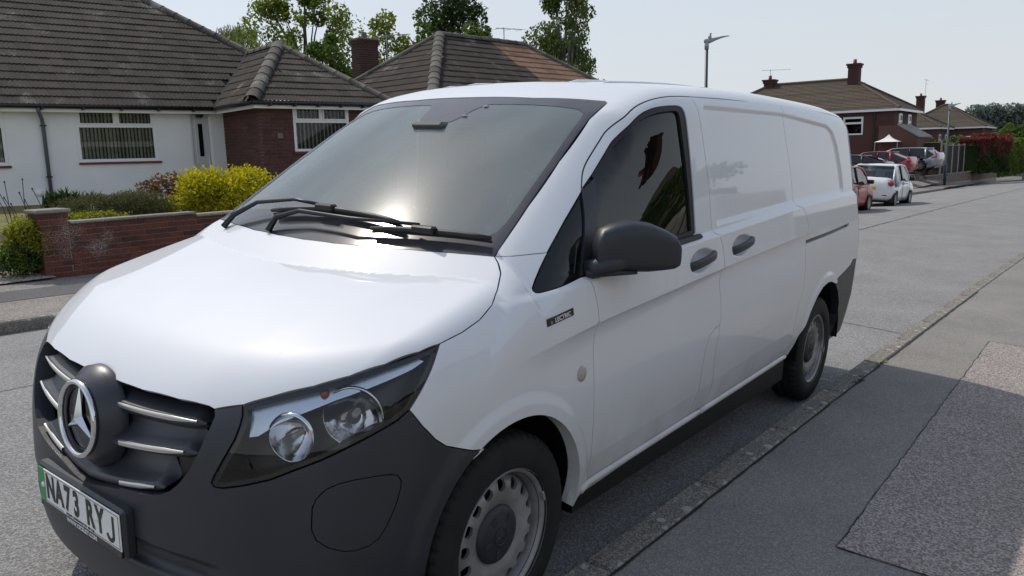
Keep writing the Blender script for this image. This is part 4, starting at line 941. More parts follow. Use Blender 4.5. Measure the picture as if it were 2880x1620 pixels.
def scatter(name, me, Ms, parent, limit=300, m=None):
    """the first `limit` pieces as objects sharing one mesh; the rest joined into one part of kind stuff"""
    for M in Ms[:limit]: link(name, me, parent, M)
    rest = Ms[limit:]
    if rest:
        n = len(me.vertices); co = np.empty(n*3); me.vertices.foreach_get('co', co); co = np.c_[co.reshape(-1, 3), np.ones(n)]
        Fq = [tuple(p.vertices) for p in me.polygons]
        V = np.vstack([(co @ np.array(M).T)[:, :3] for M in rest]); Fs = [tuple(i+k*n for i in f) for k in range(len(rest)) for f in Fq]
        me2 = mesh(name, V, Fs, None, False); me2.materials.append(me.materials[0]); link(name, me2, parent, kind='stuff')
_bk = {}
def brick_mesh(m, l=.215, h=.065, d=.03):
    k = (m, l, h)
    if k not in _bk: _bk[k] = MB().bbox((0, -.004, 0), (l, d, h), .0035).mesh('brick', m)
    return _bk[k]
def brick_wall(parent, M, length, z0, courses, m, holes=(), pitch=.075, bl=.215, joint=.010, limit=300, order=None, half_start=0, lift=None):
    """stretcher-bond facing on the plane y=0 of frame M (outside is -y); openings are (x0, x1, z0, z1)"""
    Ms = []
    for c in range(courses):
        z = z0+c*pitch; x = -((c+half_start) % 2)*(bl+joint)/2
        while x < length-.02:
            a, b_ = max(x, 0), min(x+bl, length); zc = z+pitch/2
            segs = [(a, b_)]
            for (h0, h1, v0, v1) in holes:
                if v0 < zc < v1:
                    ns = []
                    for s0, s1 in segs:
                        if s1 <= h0 or s0 >= h1: ns.append((s0, s1)); continue
                        if s0 < h0: ns.append((s0, h0))
                        if s1 > h1: ns.append((h1, s1))
                    segs = ns
            for s0, s1 in segs:
                if s1-s0 > .03:
                    dz = lift((s0+s1)/2) if lift else 0
                    Ms.append((M @ Matrix.Translation((s0, rng.uniform(-.0015, .0015), z+dz+(pitch-.065-joint)/2)) @ Matrix.Diagonal(((s1-s0)/bl, 1, (pitch-joint)/.065, 1)), s0, z))
            x += bl+joint
    if order: Ms.sort(key=order)
    scatter('brick', brick_mesh(m), [q[0] for q in Ms], parent, limit)
_tl = {}
def tile_mesh(m, w=.30, l=.42):
    """interlocking concrete tile: three shallow rolls, thick nose"""
    if m in _tl: return _tl[m]
    xs = np.linspace(0, w-.004, 10); zs = [.0, .016, .004, .0, .016, .004, .0, .016, .004, .002]
    V = []
    for x, z in zip(xs, zs): V += [(x, 0, z+.034), (x, l, z+.008), (x, 0, z+.012)]
    Fq = []
    for i in range(9): Fq += [(3*i, 3*i+3, 3*i+4, 3*i+1), (3*i+2, 3*i+5, 3*i+3, 3*i)]
    me = mesh('roof_tile', V, Fq, m, False); _tl[m] = me; return me
def tiled(parent, O, eu, ev, poly, m, gauge=.335, w=.30, limit=300, near=None, pick=None):
    """cover the roof plane (origin O, eu along the eave, ev up the slope; poly in those coordinates) with tiles"""
    eu = np.array(eu, float); eu /= np.linalg.norm(eu); ev = np.array(ev, float); ev /= np.linalg.norm(ev); P = np.array(poly, float)
    lo, hi = P.min(0), P.max(0); Ms = []
    for r in range(int((hi[1]-lo[1])/gauge)+1):
        v = lo[1]+r*gauge; us = np.arange(lo[0], hi[0], w)
        c = np.c_[us+w/2, np.full(len(us), v+gauge*.5)]; k = inside(c, P) 
        for u in us[k]:
            o = np.array(O)+eu*u+ev*v; M = frame(o, eu, ev) @ Matrix.Rotation(rng.normal(0, .006), 4, 'X') @ Matrix.Translation((0, 0, rng.uniform(0, .004)))
            Ms.append((M, o))
    if near is not None: Ms.sort(key=lambda q: np.linalg.norm(q[1]-near))
    if pick: 
        ms = {}
        for M, o in Ms: ms.setdefault(pick(o), []).append(M)
        for mm, l_ in ms.items(): scatter('roof_tile', tile_mesh(mm), l_, parent, limit//len(ms))
    else: scatter('roof_tile', tile_mesh(m), [q[0] for q in Ms], parent, limit)
    # boarding beneath
    n = np.cross(eu, ev); V = [np.array(O)+eu*p[0]+ev*p[1]-n*.012 for p in P]
    link('roof_slope', mesh('roof_slope', V, [tuple(range(len(V)))], m if not pick else 'roof_tile'), parent)
def ridge_run(parent, A, B, r=.13, seg=.42, m='ridge_mortar'):
    A, B = np.array(A, float), np.array(B, float); d = B-A; n = max(1, int(np.linalg.norm(d)/seg)); e = d/np.linalg.norm(d)
    side = np.cross(e, [0, 0, 1]); side /= np.linalg.norm(side); up = np.cross(side, e)
    if 'ridge' not in _tl:
        V = []
        for i, (x, k) in enumerate(((0, 1.06), (.06, 1.06), (.065, 1.0), (1.0, .97))):
            for a in np.linspace(rad(-10), rad(190), 11): V.append((x, math.cos(a)*k, math.sin(a)*k*.8-.25))
        Fq = [(i*11+j, i*11+j+1, (i+1)*11+j+1, (i+1)*11+j) for i in range(3) for j in range(10)]
        _tl['ridge'] = mesh('ridge_tile', V, Fq, m, True)
    for i in range(n):
        o = A+d*i/n; M = np.eye(4); M[:3, 0] = e*np.linalg.norm(d)/n; M[:3, 1] = side*r; M[:3, 2] = up*r; M[:3, 3] = o
        link('ridge_tile', _tl['ridge'], parent, Matrix(M.tolist()))
def window(parent, M, w, h, transom=None, mullions=(), blinds=0, lattice=0, fw=.065, glassm='house_glass', light='upvc', dark='room_dark', depth=.05, lower_mull=()):
    """casement in the plane y=0 of M, outside is -y, lower-left corner at the origin"""
    wdw = empty('window', M=M); wdw.parent = parent
    b = MB(); y0, y1 = -.02, depth
    b.bbox((0, y0, 0), (w, y1, fw), .006).bbox((0, y0, h-fw), (w, y1, h), .006).bbox((0, y0, fw+.0006), (fw, y1, h-fw-.0006), .006).bbox((w-fw, y0, fw+.0006), (w, y1, h-fw-.0006), .006)
    panes = []
    if transom:
        b.bbox((fw+.0006, y0+.003, transom-fw/2), (w-fw-.0006, y1-.003, transom+fw/2), .006)
        xs = [fw]+[q for mu in mullions for q in (mu-fw/2, mu+fw/2)]+[w-fw]
        for mu in mullions: b.bbox((mu-fw/2, y0+.006, transom+fw/2+.0006), (mu+fw/2, y1-.006, h-fw-.0006), .006)
        for i in range(0, len(xs), 2):                        # opening lights have a second, inner frame
            x0, x1, z0, z1 = xs[i], xs[i+1], transom+fw/2, h-fw; q = .035
            for a, c in (((x0, y0-.012, z0), (x1, y0+.02, z0+q)), ((x0, y0-.012, z1-q), (x1, y0+.02, z1)), ((x0, y0-.012, z0+q), (x0+q, y0+.02, z1-q)), ((x1-q, y0-.012, z0+q), (x1, y0+.02, z1-q))): b.box(a, c)
            panes.append((x0+q, x1-q, z0+q, z1-q))
        xs = [fw]+[q for mu in lower_mull for q in (mu-fw/2, mu+fw/2)]+[w-fw]
        for i in range(0, len(xs), 2): panes.append((xs[i], xs[i+1], fw, transom-fw/2))
    else:
        xs = [fw]+[q for mu in mullions for q in (mu-fw/2, mu+fw/2)]+[w-fw]
        for mu in mullions: b.bbox((mu-fw/2, y0+.003, fw+.0006), (mu+fw/2, y1-.003, h-fw-.0006), .006)
        for i in range(0, len(xs), 2): panes.append((xs[i], xs[i+1], fw, h-fw))
    b.obj('window_frame', light, wdw)
    for x0, x1, z0, z1 in panes:
        link('pane', mesh('pane', [(x0, .012, z0), (x1, .012, z0), (x1, .012, z1), (x0, .012, z1)], [(0, 1, 2, 3)], glassm), wdw)
        if lattice:
            l_ = MB(); st = lattice
            for s in (-1, 1):
                k = x0-(z1-z0)*1.6
                while k < x1+(z1-z0)*1.6:
                    pts = []
                    for t in (0, 1):
                        pass
                    # diagonal clipped to the pane
                    zs = np.linspace(z0, z1, 30); xx = k+s*(zs-z0)*.72; ok = (xx > x0) & (xx < x1)
                    if ok.sum() > 1:
                        i0, i1 = np.where(ok)[0][[0, -1]]; l_.tube([(xx[i0], .007, zs[i0]), (xx[i1], .007, zs[i1])], .0035, 4, cap=False)
                    k += st
            l_.obj('leading', 'lead', wdw)
    if blinds:
        sl = MB().box((-.045, -.002, .02), (.045, .002, h-.05)).mesh('blind_slat', 'blind'); n = int((w-2*fw)/blinds)
        for i in range(n): link('blind_slat', sl, wdw, Matrix.Translation((fw+(i+.5)*(w-2*fw)/n, .10, 0)) @ Matrix.Rotation(rad(rng.normal(48, 4)), 4, 'Z'))
    MB().box((-.01, .28, -.01), (w+.01, .30, h+.01)).obj('room_shade', dark, wdw)
    return wdw
def aerial(M, h, boom, label, n=9, tilt=0, two=False):
    a = empty('tv_aerial', M=M, label=label, cat='aerial')
    MB().tube([(0, 0, 0), (0, 0, h)], .018, 6).obj('mast', 'aerial', a)
    mb = MB().tube([(-boom*.3, 0, h-.06), (boom*.7, 0, h-.06+boom*tilt)], .012, 6)
    for i in range(n):
        x = -boom*.25+boom*.9*i/(n-1); l_ = .28-.015*i; mb.tube([(x, -l_, h-.06+(x)*tilt), (x, l_, h-.06+x*tilt)], .006, 4)
    if two: mb.tube([(-.1, 0, h-.5), (boom*.6, 0, h-.5)], .012, 6)
    mb.obj('boom', 'aerial', a); return a
def box_wall(parent, name, a, b, m, M=None): return MB().box(a, b).obj(name, m, parent, M=M)
CAMW = RM @ np.array([-0.91461, -2.30894, 1.55393])

# ================================================================== BUNGALOW with the white front
ANG = rad(-13); O1 = np.array([10.26, 13.66, 0.]); E1 = np.array([math.cos(ANG), math.sin(ANG), 0]); E2 = np.array([-math.sin(ANG), math.cos(ANG), 0])
HM = frame(O1, E1, E2)
def hw(a, b, z): return O1+E1*a+E2*b+np.array([0, 0, z])
bung = empty('bungalow', M=HM, label='white rendered bungalow with brown tiled roof and brick wing across the road', cat='house')
HI = HM.inverted()
ZG, ZE, FY = .45, 2.80, 2.55
# rendered wall round its openings
def wall_holes(parent, name, x0, x1, z0, z1, y, holes, m, th=.22):
    mb = MB(); xs = sorted({x0, x1, *[h[0] for h in holes], *[h[1] for h in holes]})
    for a, b in zip(xs[:-1], xs[1:]):
        segs = [(z0, z1)]
        for h in holes:
            if h[0] <= a and h[1] >= b: segs = [s for q in segs for s in ((q[0], min(q[1], h[2])), (max(q[0], h[3]), q[1])) if s[1]-s[0] > .01]
        for s in segs: mb.box((a, y, s[0]), (b, y+th, s[1]))
    return mb.obj(name, m, parent)
wall_holes(bung, 'rendered_wall', -12, 0.0, ZG-.3, ZE, FY, [(-3.43, -1.68, 1.53, 2.77), (-.85, -.33, ZG, 2.78), (-6.6, -4.84, 1.50, 2.77)], 'render_white')
window(bung, Matrix.Translation((-3.43, FY+.03, 1.53)), 1.75, 1.24, transom=.83, mullions=(.875,), blinds=.078, lattice=.165)
MB().bbox((-3.45, FY-.06, 1.475), (-1.62, FY+.03, 1.522), .008).obj('window_sill', 'sill_red', bung)
window(bung, Matrix.Translation((-6.60, FY+.03, 1.50)), 1.76, 1.27, transom=.85, mullions=(.88,), blinds=.078, lattice=.165)
MB().bbox((-6.65, FY-.06, 1.440), (-4.80, FY+.03, 1.488), .008).obj('window_sill', 'sill_red', bung)
dr = empty('door', loc=(-.85, FY+.04, ZG)); dr.parent = bung
MB().box((0, 0, 0), (.045, .08, 2.33)).box((.475, 0, 0), (.52, .08, 2.33)).box((.046, .001, 2.25), (.474, .079, 2.329)).obj('door_frame', 'upvc', dr)
MB().bbox((.047, .02, 0.0), (.473, .06, 2.24), .01).obj('door_leaf', 'upvc_dim', dr)
MB().box((.12, .010, .25), (.40, .019, .75)).box((.12, .010, 1.0), (.14, .019, 2.1)).obj('door_moulding', 'upvc', dr)
MB().box((.205, .0155, 1.16), (.315, .0195, 1.98)).obj('door_glass', 'van_gloss_black', dr)
MB().tube([(.42, -.02, .95), (.42, -.02, 1.15)], .012, 8).obj('door_handle', 'upvc', dr)
MB().bbox((.16, -.14, 2.13), (.32, .02, 2.24), .03).obj('porch_lamp', 'van_black', dr)
MB().box((-12, FY-.06, ZG-.02), (0, FY-.001, ZG+.12)).obj('plinth', 'van_black', bung)
# brick wing
mort = MB().box((0, .012, ZG-.3), (.78, .24, ZE)).box((.7801, .012, ZG-.3), (2.265, .24, 1.66)).box((.7801, .012, 2.775), (2.265, .24, ZE)).box((2.2651, .012, ZG-.3), (3.3, .24, ZE)).box((.012, .2401, ZG-.3), (.24, FY, ZE)).box((3.06, .2401, ZG-.3), (3.3, FY+4, ZE)).obj('brick_backing', 'mortar_dark', bung)
def b_order(q): return abs(q[1]-.3)+abs(q[2]-2.)*.6
brick_wall(bung, Matrix(), 3.2, ZG, 29, 'brick_house', [(.77, 2.275, 1.63, 2.8)], pitch=.081, limit=170, order=lambda q: -q[2])
brick_wall(bung, Matrix.Translation((0, FY, 0)) @ Matrix.Rotation(rad(-90), 4, 'Z'), FY, ZG, 29, 'brick_house', pitch=.081, limit=130, order=lambda q: -q[2], half_start=1)
window(bung, Matrix.Translation((.78, .02, 1.66)), 1.485, 1.11, transom=.72, mullions=(.742,), blinds=.1, lattice=.18)
MB().bbox((.74, -.06, 1.60), (2.31, .02, 1.655), .008).obj('window_sill', 'sill_red', bung)
nb = MB().bbox((.362, -.022, 1.978), (.485, -.005, 2.103), .004).obj('house_number_plate', 'coping', bung)
link('house_number', text_mesh('house_number', '19', .095, 'mortar_dark', .003, .001), nb, Matrix.Translation((.4235, -.0235, 2.041)) @ Matrix.Rotation(rad(90), 4, 'X'))
# fascia, gutter
mb = MB()
mb.box((-12, FY-.26, 2.66), (-.28, FY-.235, 2.80)).box((-.26, -.26, 2.66), (-.235, FY-.2351, 2.80)).box((-.2349, -.26, 2.66), (3.5, -.235, 2.80)).obj('fascia', 'upvc', bung)
MB().box((-12, FY-.235, 2.70), (0, FY, 2.715)).box((-.235, -.235, 2.70), (3.5, 0, 2.715)).box((-.235, .0003, 2.70), (0, FY-.2355, 2.715)).obj('soffit', 'upvc', bung)
mb = MB()
for A, B in (((-12, FY-.32, 2.79), (-.32, FY-.32, 2.79)), ((-.32, FY-.32, 2.79), (-.32, -.32, 2.79)), ((-.32, -.32, 2.79), (3.6, -.32, 2.79))): mb.tube([A, B], .058, 10)
mb.obj('gutter', 'gutter_black', bung, True)
gb = MB().box((-.02, -.08, -.085), (.02, .07, -.02)).mesh('gutter_bracket', 'gutter_black')
for x in np.arange(-11.5, -.5, .82): link('gutter_bracket', gb, bung, Matrix.Translation((x, FY-.32, 2.79)))
for x in np.arange(.1, 3.4, .6): link('gutter_bracket', gb, bung, Matrix.Translation((x, -.32, 2.79)))
MB().tube([(-4.19, FY-.32, 2.77), (-4.19, FY-.30, 2.66), (-4.11, FY-.08, 2.50), (-4.10, FY-.06, 2.40), (-4.10, FY-.06, .6)], .042, 10).obj('downpipe', 'pipe_grey', bung, True)
for z in (2.35, 1.2): MB().box((-4.16, FY-.115, z), (-4.04, FY-.001, z+.03)).obj('pipe_bracket', 'gutter_black', bung)
MB().lathe([(0, .04), (.07, .035), (.08, 0)], 20, M=Matrix.Translation((-4.32, FY, .85)) @ Matrix.Rotation(rad(90), 4, 'X')).obj('wall_vent', 'upvc', bung, True)
# roofs: main slope with its right hip; projecting wing with a hipped end
PT = .74; EY = FY-.34; XR = 3.9; RS = 4.6
ev = np.array([0, 1, PT]); sl = math.hypot(1, PT)
AP, RG = (1.55, 2.35), 4.47                                    # wing apex (plan) and ridge height
valley_top = (RG-ZE)/PT                                        # where the wing ridge meets the main slope
near = np.array(HI @ Vector(CAMW))
tiled(bung, (-12.0, EY, ZE), (1, 0, 0), ev, [(0, 0), (12-.34, 0), (12+AP[0], valley_top*sl), (12+XR-(valley_top+1.0), (valley_top+1.0)*sl), (12+XR-RS, RS*sl), (0, RS*sl)], 'roof_tile', limit=170, near=np.array([-1.5, EY, 4]))
wl = RG-ZE
tiled(bung, (-.34, EY+.001, ZE), (0, -1, 0), (AP[0]+.34, 0, wl), [(0, 0), (EY+.34, 0), (EY-AP[1], math.hypot(AP[0]+.34, wl)), (EY-(EY+valley_top), math.hypot(AP[0]+.34, wl))], 'roof_tile', limit=60, near=near)
tiled(bung, (-.34, -.34, ZE), (1, 0, 0), (0, AP[1]+.34, wl), [(0, 0), (2*(AP[0]+.34), 0), (AP[0]+.34, math.hypot(AP[1]+.34, wl))], 'roof_tile', limit=70, near=near)
link('roof_slope', mesh('roof_slope', [(XR, EY, ZE), (XR, EY+2*RS, ZE), (XR-RS, EY+RS, ZE+RS*PT)], [(0, 1, 2)], 'roof_tile'), bung)
link('roof_slope', mesh('roof_slope', [(-12, EY+2*RS, ZE), (XR, EY+2*RS, ZE), (XR-RS, EY+RS, ZE+RS*PT), (-12, EY+RS, ZE+RS*PT)], [(3, 2, 1, 0)], 'roof_tile'), bung)
link('roof_slope', mesh('roof_slope', [(2*AP[0]+.34, -.34, ZE), (2*AP[0]+.34, 6, ZE), (AP[0], 6, RG), (AP[0], AP[1], RG)], [(0, 1, 2, 3)], 'roof_tile'), bung)
ridge_run(bung, (XR, EY, ZE+.03), (XR-RS, EY+RS, ZE+RS*PT+.03), .15); ridge_run(bung, (-12, EY+RS, ZE+RS*PT+.03), (XR-RS, EY+RS, ZE+RS*PT+.03), .15)
ridge_run(bung, (-.36, -.36, ZE+.05), (AP[0], AP[1], RG+.04), .17); ridge_run(bung, (2*AP[0]+.36, -.36, ZE+.03), (AP[0], AP[1], RG+.03), .14); ridge_run(bung, (AP[0], AP[1], RG+.03), (AP[0], EY+valley_top+.2, RG+.03), .14)
MB().tube([(-.30, EY, ZE+.05), (AP[0], EY+valley_top, RG+.05)], .045, 6).obj('valley_lead', 'gutter_black', bung)
# body walls at the back so that the house is closed
MB().box((-12, FY+.2201, ZG-.3), (-11.8, EY+2*RS-.3, ZE)).box((-11.799, EY+2*RS-.5, ZG-.3), (3.0, EY+2*RS-.3, ZE)).obj('rear_wall', 'render_white', bung)

# ================================================================== second bungalow, its roof half cleaned
R2 = 5.25
def onz(u, v, z):
    """plan position of a roof point from its bearing (tangents right / up of the view axis) and height"""
    M = np.array(cam_o.matrix_world); d = M[:3, :3] @ np.array([u, v, -1.]); t = (z-M[2, 3])/d[2]; return M[:3, 3]+d*t
def at_bear(px, py, D):
    M = np.array(cam_o.matrix_world); d = M[:3, :3] @ np.array([(px-1440)/2185.33, -(py-810)/2185.33, -1.]); return M[:3, 3]+d*D
def tan(px, py): return ((px-1440)/2185.33, -(py-810)/2185.33)
A2 = onz(*tan(1236, 98), R2); B2 = onz(*tan(1472, 127), R2)
e = (B2-A2); e[2] = 0; Lr = np.linalg.norm(e); e /= Lr; nrm = np.array([e[1], -e[0], 0.])         # nrm points to the street
if nrm[1] > 0: nrm = -nrm
HW, EZ = 3.5, 2.72
b2 = empty('bungalow', loc=tuple(A2*[1, 1, 0]), label='brown tiled bungalow roof, right half cleaned to orange, behind the van', cat='house')
def b2l(p): return np.array(p)-A2*[1, 1, 0]
c = {k: b2l(A2*[1, 1, 0]+e*a+nrm*b+np.array([0, 0, EZ])) for k, a, b in (('fl', -HW, HW), ('fr', Lr+HW, HW), ('bl', -HW, -HW), ('br', Lr+HW, -HW))}
ra, rb = b2l(A2), b2l(B2); up = (ra-c['fl']); upv = -nrm*HW+np.array([0, 0, R2-EZ]); hs = np.linalg.norm(upv)
half = lambda o: 'roof_tile_clean' if np.dot(o-ra, e) > Lr*.47+rng.normal(0, .04)-.62*(R2-o[2])*-.55 else 'roof_tile'
tiled(b2, c['fl'], e, upv, [(0, 0), (Lr+2*HW, 0), (Lr+HW, hs), (HW, hs)], 'roof_tile', limit=200, pick=half, near=b2l(CAMW))
upl = e*HW+np.array([0, 0, R2-EZ])
tiled(b2, c['bl'], nrm, upl, [(0, 0), (2*HW, 0), (HW, hs)], 'roof_tile', limit=100, near=b2l(CAMW))
link('roof_slope', mesh('roof_slope', [c['bl'], c['br'], rb, ra], [(3, 2, 1, 0)], 'roof_tile'), b2); link('roof_slope', mesh('roof_slope', [c['fr'], c['br'], rb], [(0, 1, 2)], 'roof_tile_clean'), b2)
for A, B, r in ((c['fl'], ra, .17), (c['bl'], ra, .14), (ra, rb, .14), (c['fr'], rb, .14), (c['br'], rb, .14)): ridge_run(b2, A+[0, 0, .04], B+[0, 0, .04], r)
q = .35; w = [b2l(A2*[1, 1, 0]+e*a+nrm*b) for a, b in ((-HW+q, HW-q), (Lr+HW-q, HW-q), (Lr+HW-q, -HW+q), (-HW+q, -HW+q))]
mb = MB()
for i in range(4): mb.add([(*w[i][:2], -1), (*w[(i+1) % 4][:2], -1), (*w[(i+1) % 4][:2], EZ+.1), (*w[i][:2], EZ+.1)], [(0, 1, 2, 3)])
mb.obj('wall', 'render_white', b2)
# its brick chimney, standing behind the left slope
ct = at_bear(1029, 200, 27.5); CM = frame(b2l(ct)*[1, 1, 0]+np.array([0, 0, 0]), (E1*.75+e*.25))
CT = float(at_bear(1028, 112, 27.5)[2])-5.06
CM = CM @ Matrix.Translation((0, 0, CT)); ch = empty('chimney', M=CM); ch.parent = b2
MB().box((-.37, -.27, 2), (.37, .27, 5.02)).obj('chimney_core', 'mortar_dark', ch)
for k, (Mx, ln) in enumerate(((Matrix.Translation((-.38, -.28, 0)), .76), (Matrix.Translation((-.38, .28, 0)) @ Matrix.Rotation(rad(-90), 4, 'Z'), .56), (Matrix.Translation((.38, -.28, 0)) @ Matrix.Rotation(rad(90), 4, 'Z'), .56))):
    Ms = []
    for cc in range(26):
        x = -(cc % 2)*.1125
        while x < ln-.03:
            a_, b_ = max(0, x), min(ln, x+.215)
            if b_-a_ > .03: Ms.append(Mx @ Matrix.Translation((a_, 0 if cc < 23 else -.015*(cc-22), 3.0+cc*.0775)) @ Matrix.Diagonal(((b_-a_)/.215, 1, 1, 1)))
            x += .225
    for M_ in Ms: link('brick', brick_mesh('brick_dark'), ch, M_)
MB().box((-.40, -.30, 5.015), (.40, .30, 5.06)).obj('chimney_cap', 'mortar_dark', ch)
MB().lathe([(.11, 5.06), (.10, 5.28), (.085, 5.28), (.09, 5.06)], 16).obj('chimney_pot', 'ridge_mortar', ch, True)
aerial(Matrix.Translation(Vector((ct+E1*.9)*[1, 1, 0]+[0, 0, 4.75])) @ Matrix.Rotation(rad(-25), 4, 'Z'), 1.05, 1.3, 'tv aerial beside the brick chimney of the second bungalow', tilt=.1)
pa = onz(*tan(1418, 120), R2)
aerial(Matrix.Translation(Vector(pa-[0, 0, .15])) @ Matrix.Rotation(math.atan2(e[1], e[0]), 4, 'Z'), .65, 1.3, 'tv aerial on the ridge of the half cleaned roof', n=3, tilt=.06)

# ================================================================== GARDEN
gw = empty('garden_wall', loc=(3.23, 8.42, .0), label='low weathered brick garden wall with pier, lichen on the bricks', cat='wall')
GZ = .10
def gw_slope(x): return 0
mort_ = MB().box((.008, .010, GZ-.1), (.342, .342, GZ+.76)).box((.3421, .022, GZ-.1), (7.5, .20, GZ+.61)).obj('mortar_bed', 'mortar', gw)
brick_wall(gw, Matrix.Translation((0, 0, 0)), .35, GZ-.0765, 11, 'brick_red', pitch=.0765, limit=400)
brick_wall(gw, Matrix.Translation((0, .35, 0)) @ Matrix.Rotation(rad(-90), 4, 'Z'), .35, GZ-.0765, 11, 'brick_red', pitch=.0765, limit=400, half_start=1)
brick_wall(gw, Matrix.Translation((.352, .012, 0)), 7.0, GZ-.153, 10, 'brick_red', pitch=.0765, limit=260, order=lambda q: q[1])
cs = MB().bbox((0, -.03, 0), (.44, .22, .035), .008).mesh('coping_slab', 'coping')
for i in range(16):
    xx = .36+i*.445; link('coping_slab', cs, gw, Matrix.Translation((xx, .005, GZ+.612-(.045 if xx > 1.9 else 0))))
MB().bbox((-.03, -.03, GZ+.765), (.385, .385, GZ+.815), .012).obj('pier_cap', 'coping', gw)
strip('garden_bed', [3.2, 6, 9, 13], [8.6, 9.6, 11], lambda x, y: .42+.03*(y-8.6), 'soil', Matrix(), kind='structure')
strip('lawn', [-14, -4, 1.5, 3.4], [9.1, 12, 15, 18.5], lambda x, y: .16+.035*(y-9.1), 'lawn', Matrix(), kind='structure')
strip('lawn_back', [3.4, 6, 9, 13], [10.8, 12, 15, 18.5], lambda x, y: .16+.035*(y-9.1)+.15, 'lawn', Matrix(), kind='structure')
strip('driveway', [-14, -4, 1.5, 3.3], [8.3, 8.8, 9.12], lambda x, y: .062+.10*(y-8.3), 'drive_gravel', Matrix(), kind='structure')
ed = MB().bbox((0, 0, 0), (.42, .09, .14), .02).mesh('edging_stone', 'coping')
le = empty('lawn_edging', loc=(0, 0, 0), label='row of grey concrete edging stones between drive and lawn', cat='edging')
for i in range(9): link('edging_stone', ed, le, Matrix.Translation((3.0-.44*(i+1), 9.05, .10)) @ Matrix.Rotation(rng.normal(0, .03), 4, 'Z'))
# ================================================================== PLANTS
def leafmat(name, c0, c1, c2=None, trans=.45, rough=.55):
    """leaves: every leaf its own tone between the given colours, light passes through"""
    m = bpy.data.materials.new(name); m.use_nodes = True; MATS[name] = m; nt = m.node_tree; nt.nodes.clear(); l = nt.links.new; N = nt.nodes.new
    o = N('ShaderNodeOutputMaterial'); g = N('ShaderNodeNewGeometry'); r = N('ShaderNodeValToRGB'); e = r.color_ramp.elements
    e[0].color = (*c0, 1); e[1].color = (*(c2 or c1), 1); k = e.new(.55); k.color = (*c1, 1); l(g.outputs['Random Per Island'], r.inputs[0])
    p = N('ShaderNodeBsdfPrincipled'); p.inputs['Roughness'].default_value = rough; p.inputs['Specular IOR Level'].default_value = .35; l(r.outputs[0], p.inputs['Base Color'])
    t = N('ShaderNodeBsdfTranslucent'); hs = N('ShaderNodeHueSaturation'); hs.inputs['Value'].default_value = 1.5; hs.inputs['Saturation'].default_value = 1.1; l(r.outputs[0], hs.inputs['Color']); l(hs.outputs[0], t.inputs[0])
    mx = N('ShaderNodeMixShader'); mx.inputs[0].default_value = trans; l(p.outputs[0], mx.inputs[1]); l(t.outputs[0], mx.inputs[2]); l(mx.outputs[0], o.inputs[0]); return m
leafmat('leaf_spring', (.075, .12, .020), (.135, .185, .030), (.20, .22, .040))
leafmat('leaf_mid', (.040, .075, .016), (.070, .115, .022), (.105, .15, .03))
leafmat('leaf_dark', (.022, .045, .012), (.036, .066, .016), (.055, .085, .02))
leafmat('leaf_birch', (.055, .085, .022), (.085, .12, .032), (.13, .16, .05))
leafmat('leaf_willow', (.10, .125, .05), (.14, .165, .07), (.17, .19, .09))
leafmat('leaf_gold', (.30, .27, .015), (.50, .44, .025), (.20, .24, .02))
leafmat('leaf_goldgreen', (.16, .19, .02), (.28, .27, .03), (.10, .14, .02))
leafmat('leaf_heather', (.055, .070, .024), (.085, .095, .036), (.11, .085, .05))
leafmat('leaf_red', (.16, .025, .03), (.22, .05, .05), (.06, .06, .02))
leafmat('leaf_bronze', (.16, .05, .035), (.10, .09, .03), (.22, .10, .06))
leafmat('leaf_hedge', (.055, .095, .018), (.10, .145, .025), (.15, .18, .035))
leafmat('leaf_far', (.050, .080, .028), (.075, .105, .035), (.10, .125, .045), trans=.3)
leafmat('leaf_hazed', (.13, .165, .145), (.17, .205, .175), (.20, .24, .20), trans=.4)  # skyline poplars: distance haze is put into the leaf colour, paler and greyer
mat('bark', (.055, .045, .035), rough=.95, var=.4, vscale=12, bump=.8, bscale=40, bdist=.02)
mat('bark_pale', (.16, .15, .13), rough=.9, var=.4, vscale=10)
def leaves(name, P, size, m, parent, aspect=.6, droop=None, up=0., jit=.35, seed=0, **kw):
    """one small folded leaf (two triangles) at every point of P"""
    r = np.random.default_rng(seed+len(P)); n = len(P); P = np.asarray(P, float)
    a = r.normal(size=(n, 3)); a[:, 2] += up
    if droop is not None: a = a*.35+np.array(droop)
    a /= np.linalg.norm(a, axis=1, keepdims=True); b = np.cross(a, r.normal(size=(n, 3))); b /= np.linalg.norm(b, axis=1, keepdims=True)
    s = size*r.uniform(1-jit, 1+jit, (n, 1)); c = np.cross(a, b)
    V = np.stack([P-a*s*.5, P+b*s*aspect*.5+c*s*.10, P+a*s*.5, P-b*s*aspect*.5+c*s*.10], 1).reshape(-1, 3)
    me = bpy.data.meshes.new(name); me.vertices.add(4*n); me.vertices.foreach_set('co', V.ravel())
    i = np.arange(n)*4; T = np.stack([i, i+1, i+2, i, i+2, i+3], 1).reshape(-1)
    me.loops.add(6*n); me.loops.foreach_set('vertex_index', T.astype(np.int32)); me.polygons.add(2*n); me.polygons.foreach_set('loop_start', (np.arange(2*n)*3).astype(np.int32)); me.polygons.foreach_set('loop_total', np.full(2*n, 3, np.int32))
    me.materials.append(MATS[m]); me.update(calc_edges=True); me.validate(); return link(name, me, parent, **kw)
def blob_pts(r, c, rx, ry, rz, n, shell=.55):
    d = r.normal(size=(n, 3)); d /= np.linalg.norm(d, axis=1, keepdims=True); q = r.uniform(shell, 1, (n, 1))**.6
    return np.array(c)+d*q*np.array([rx, ry, rz])
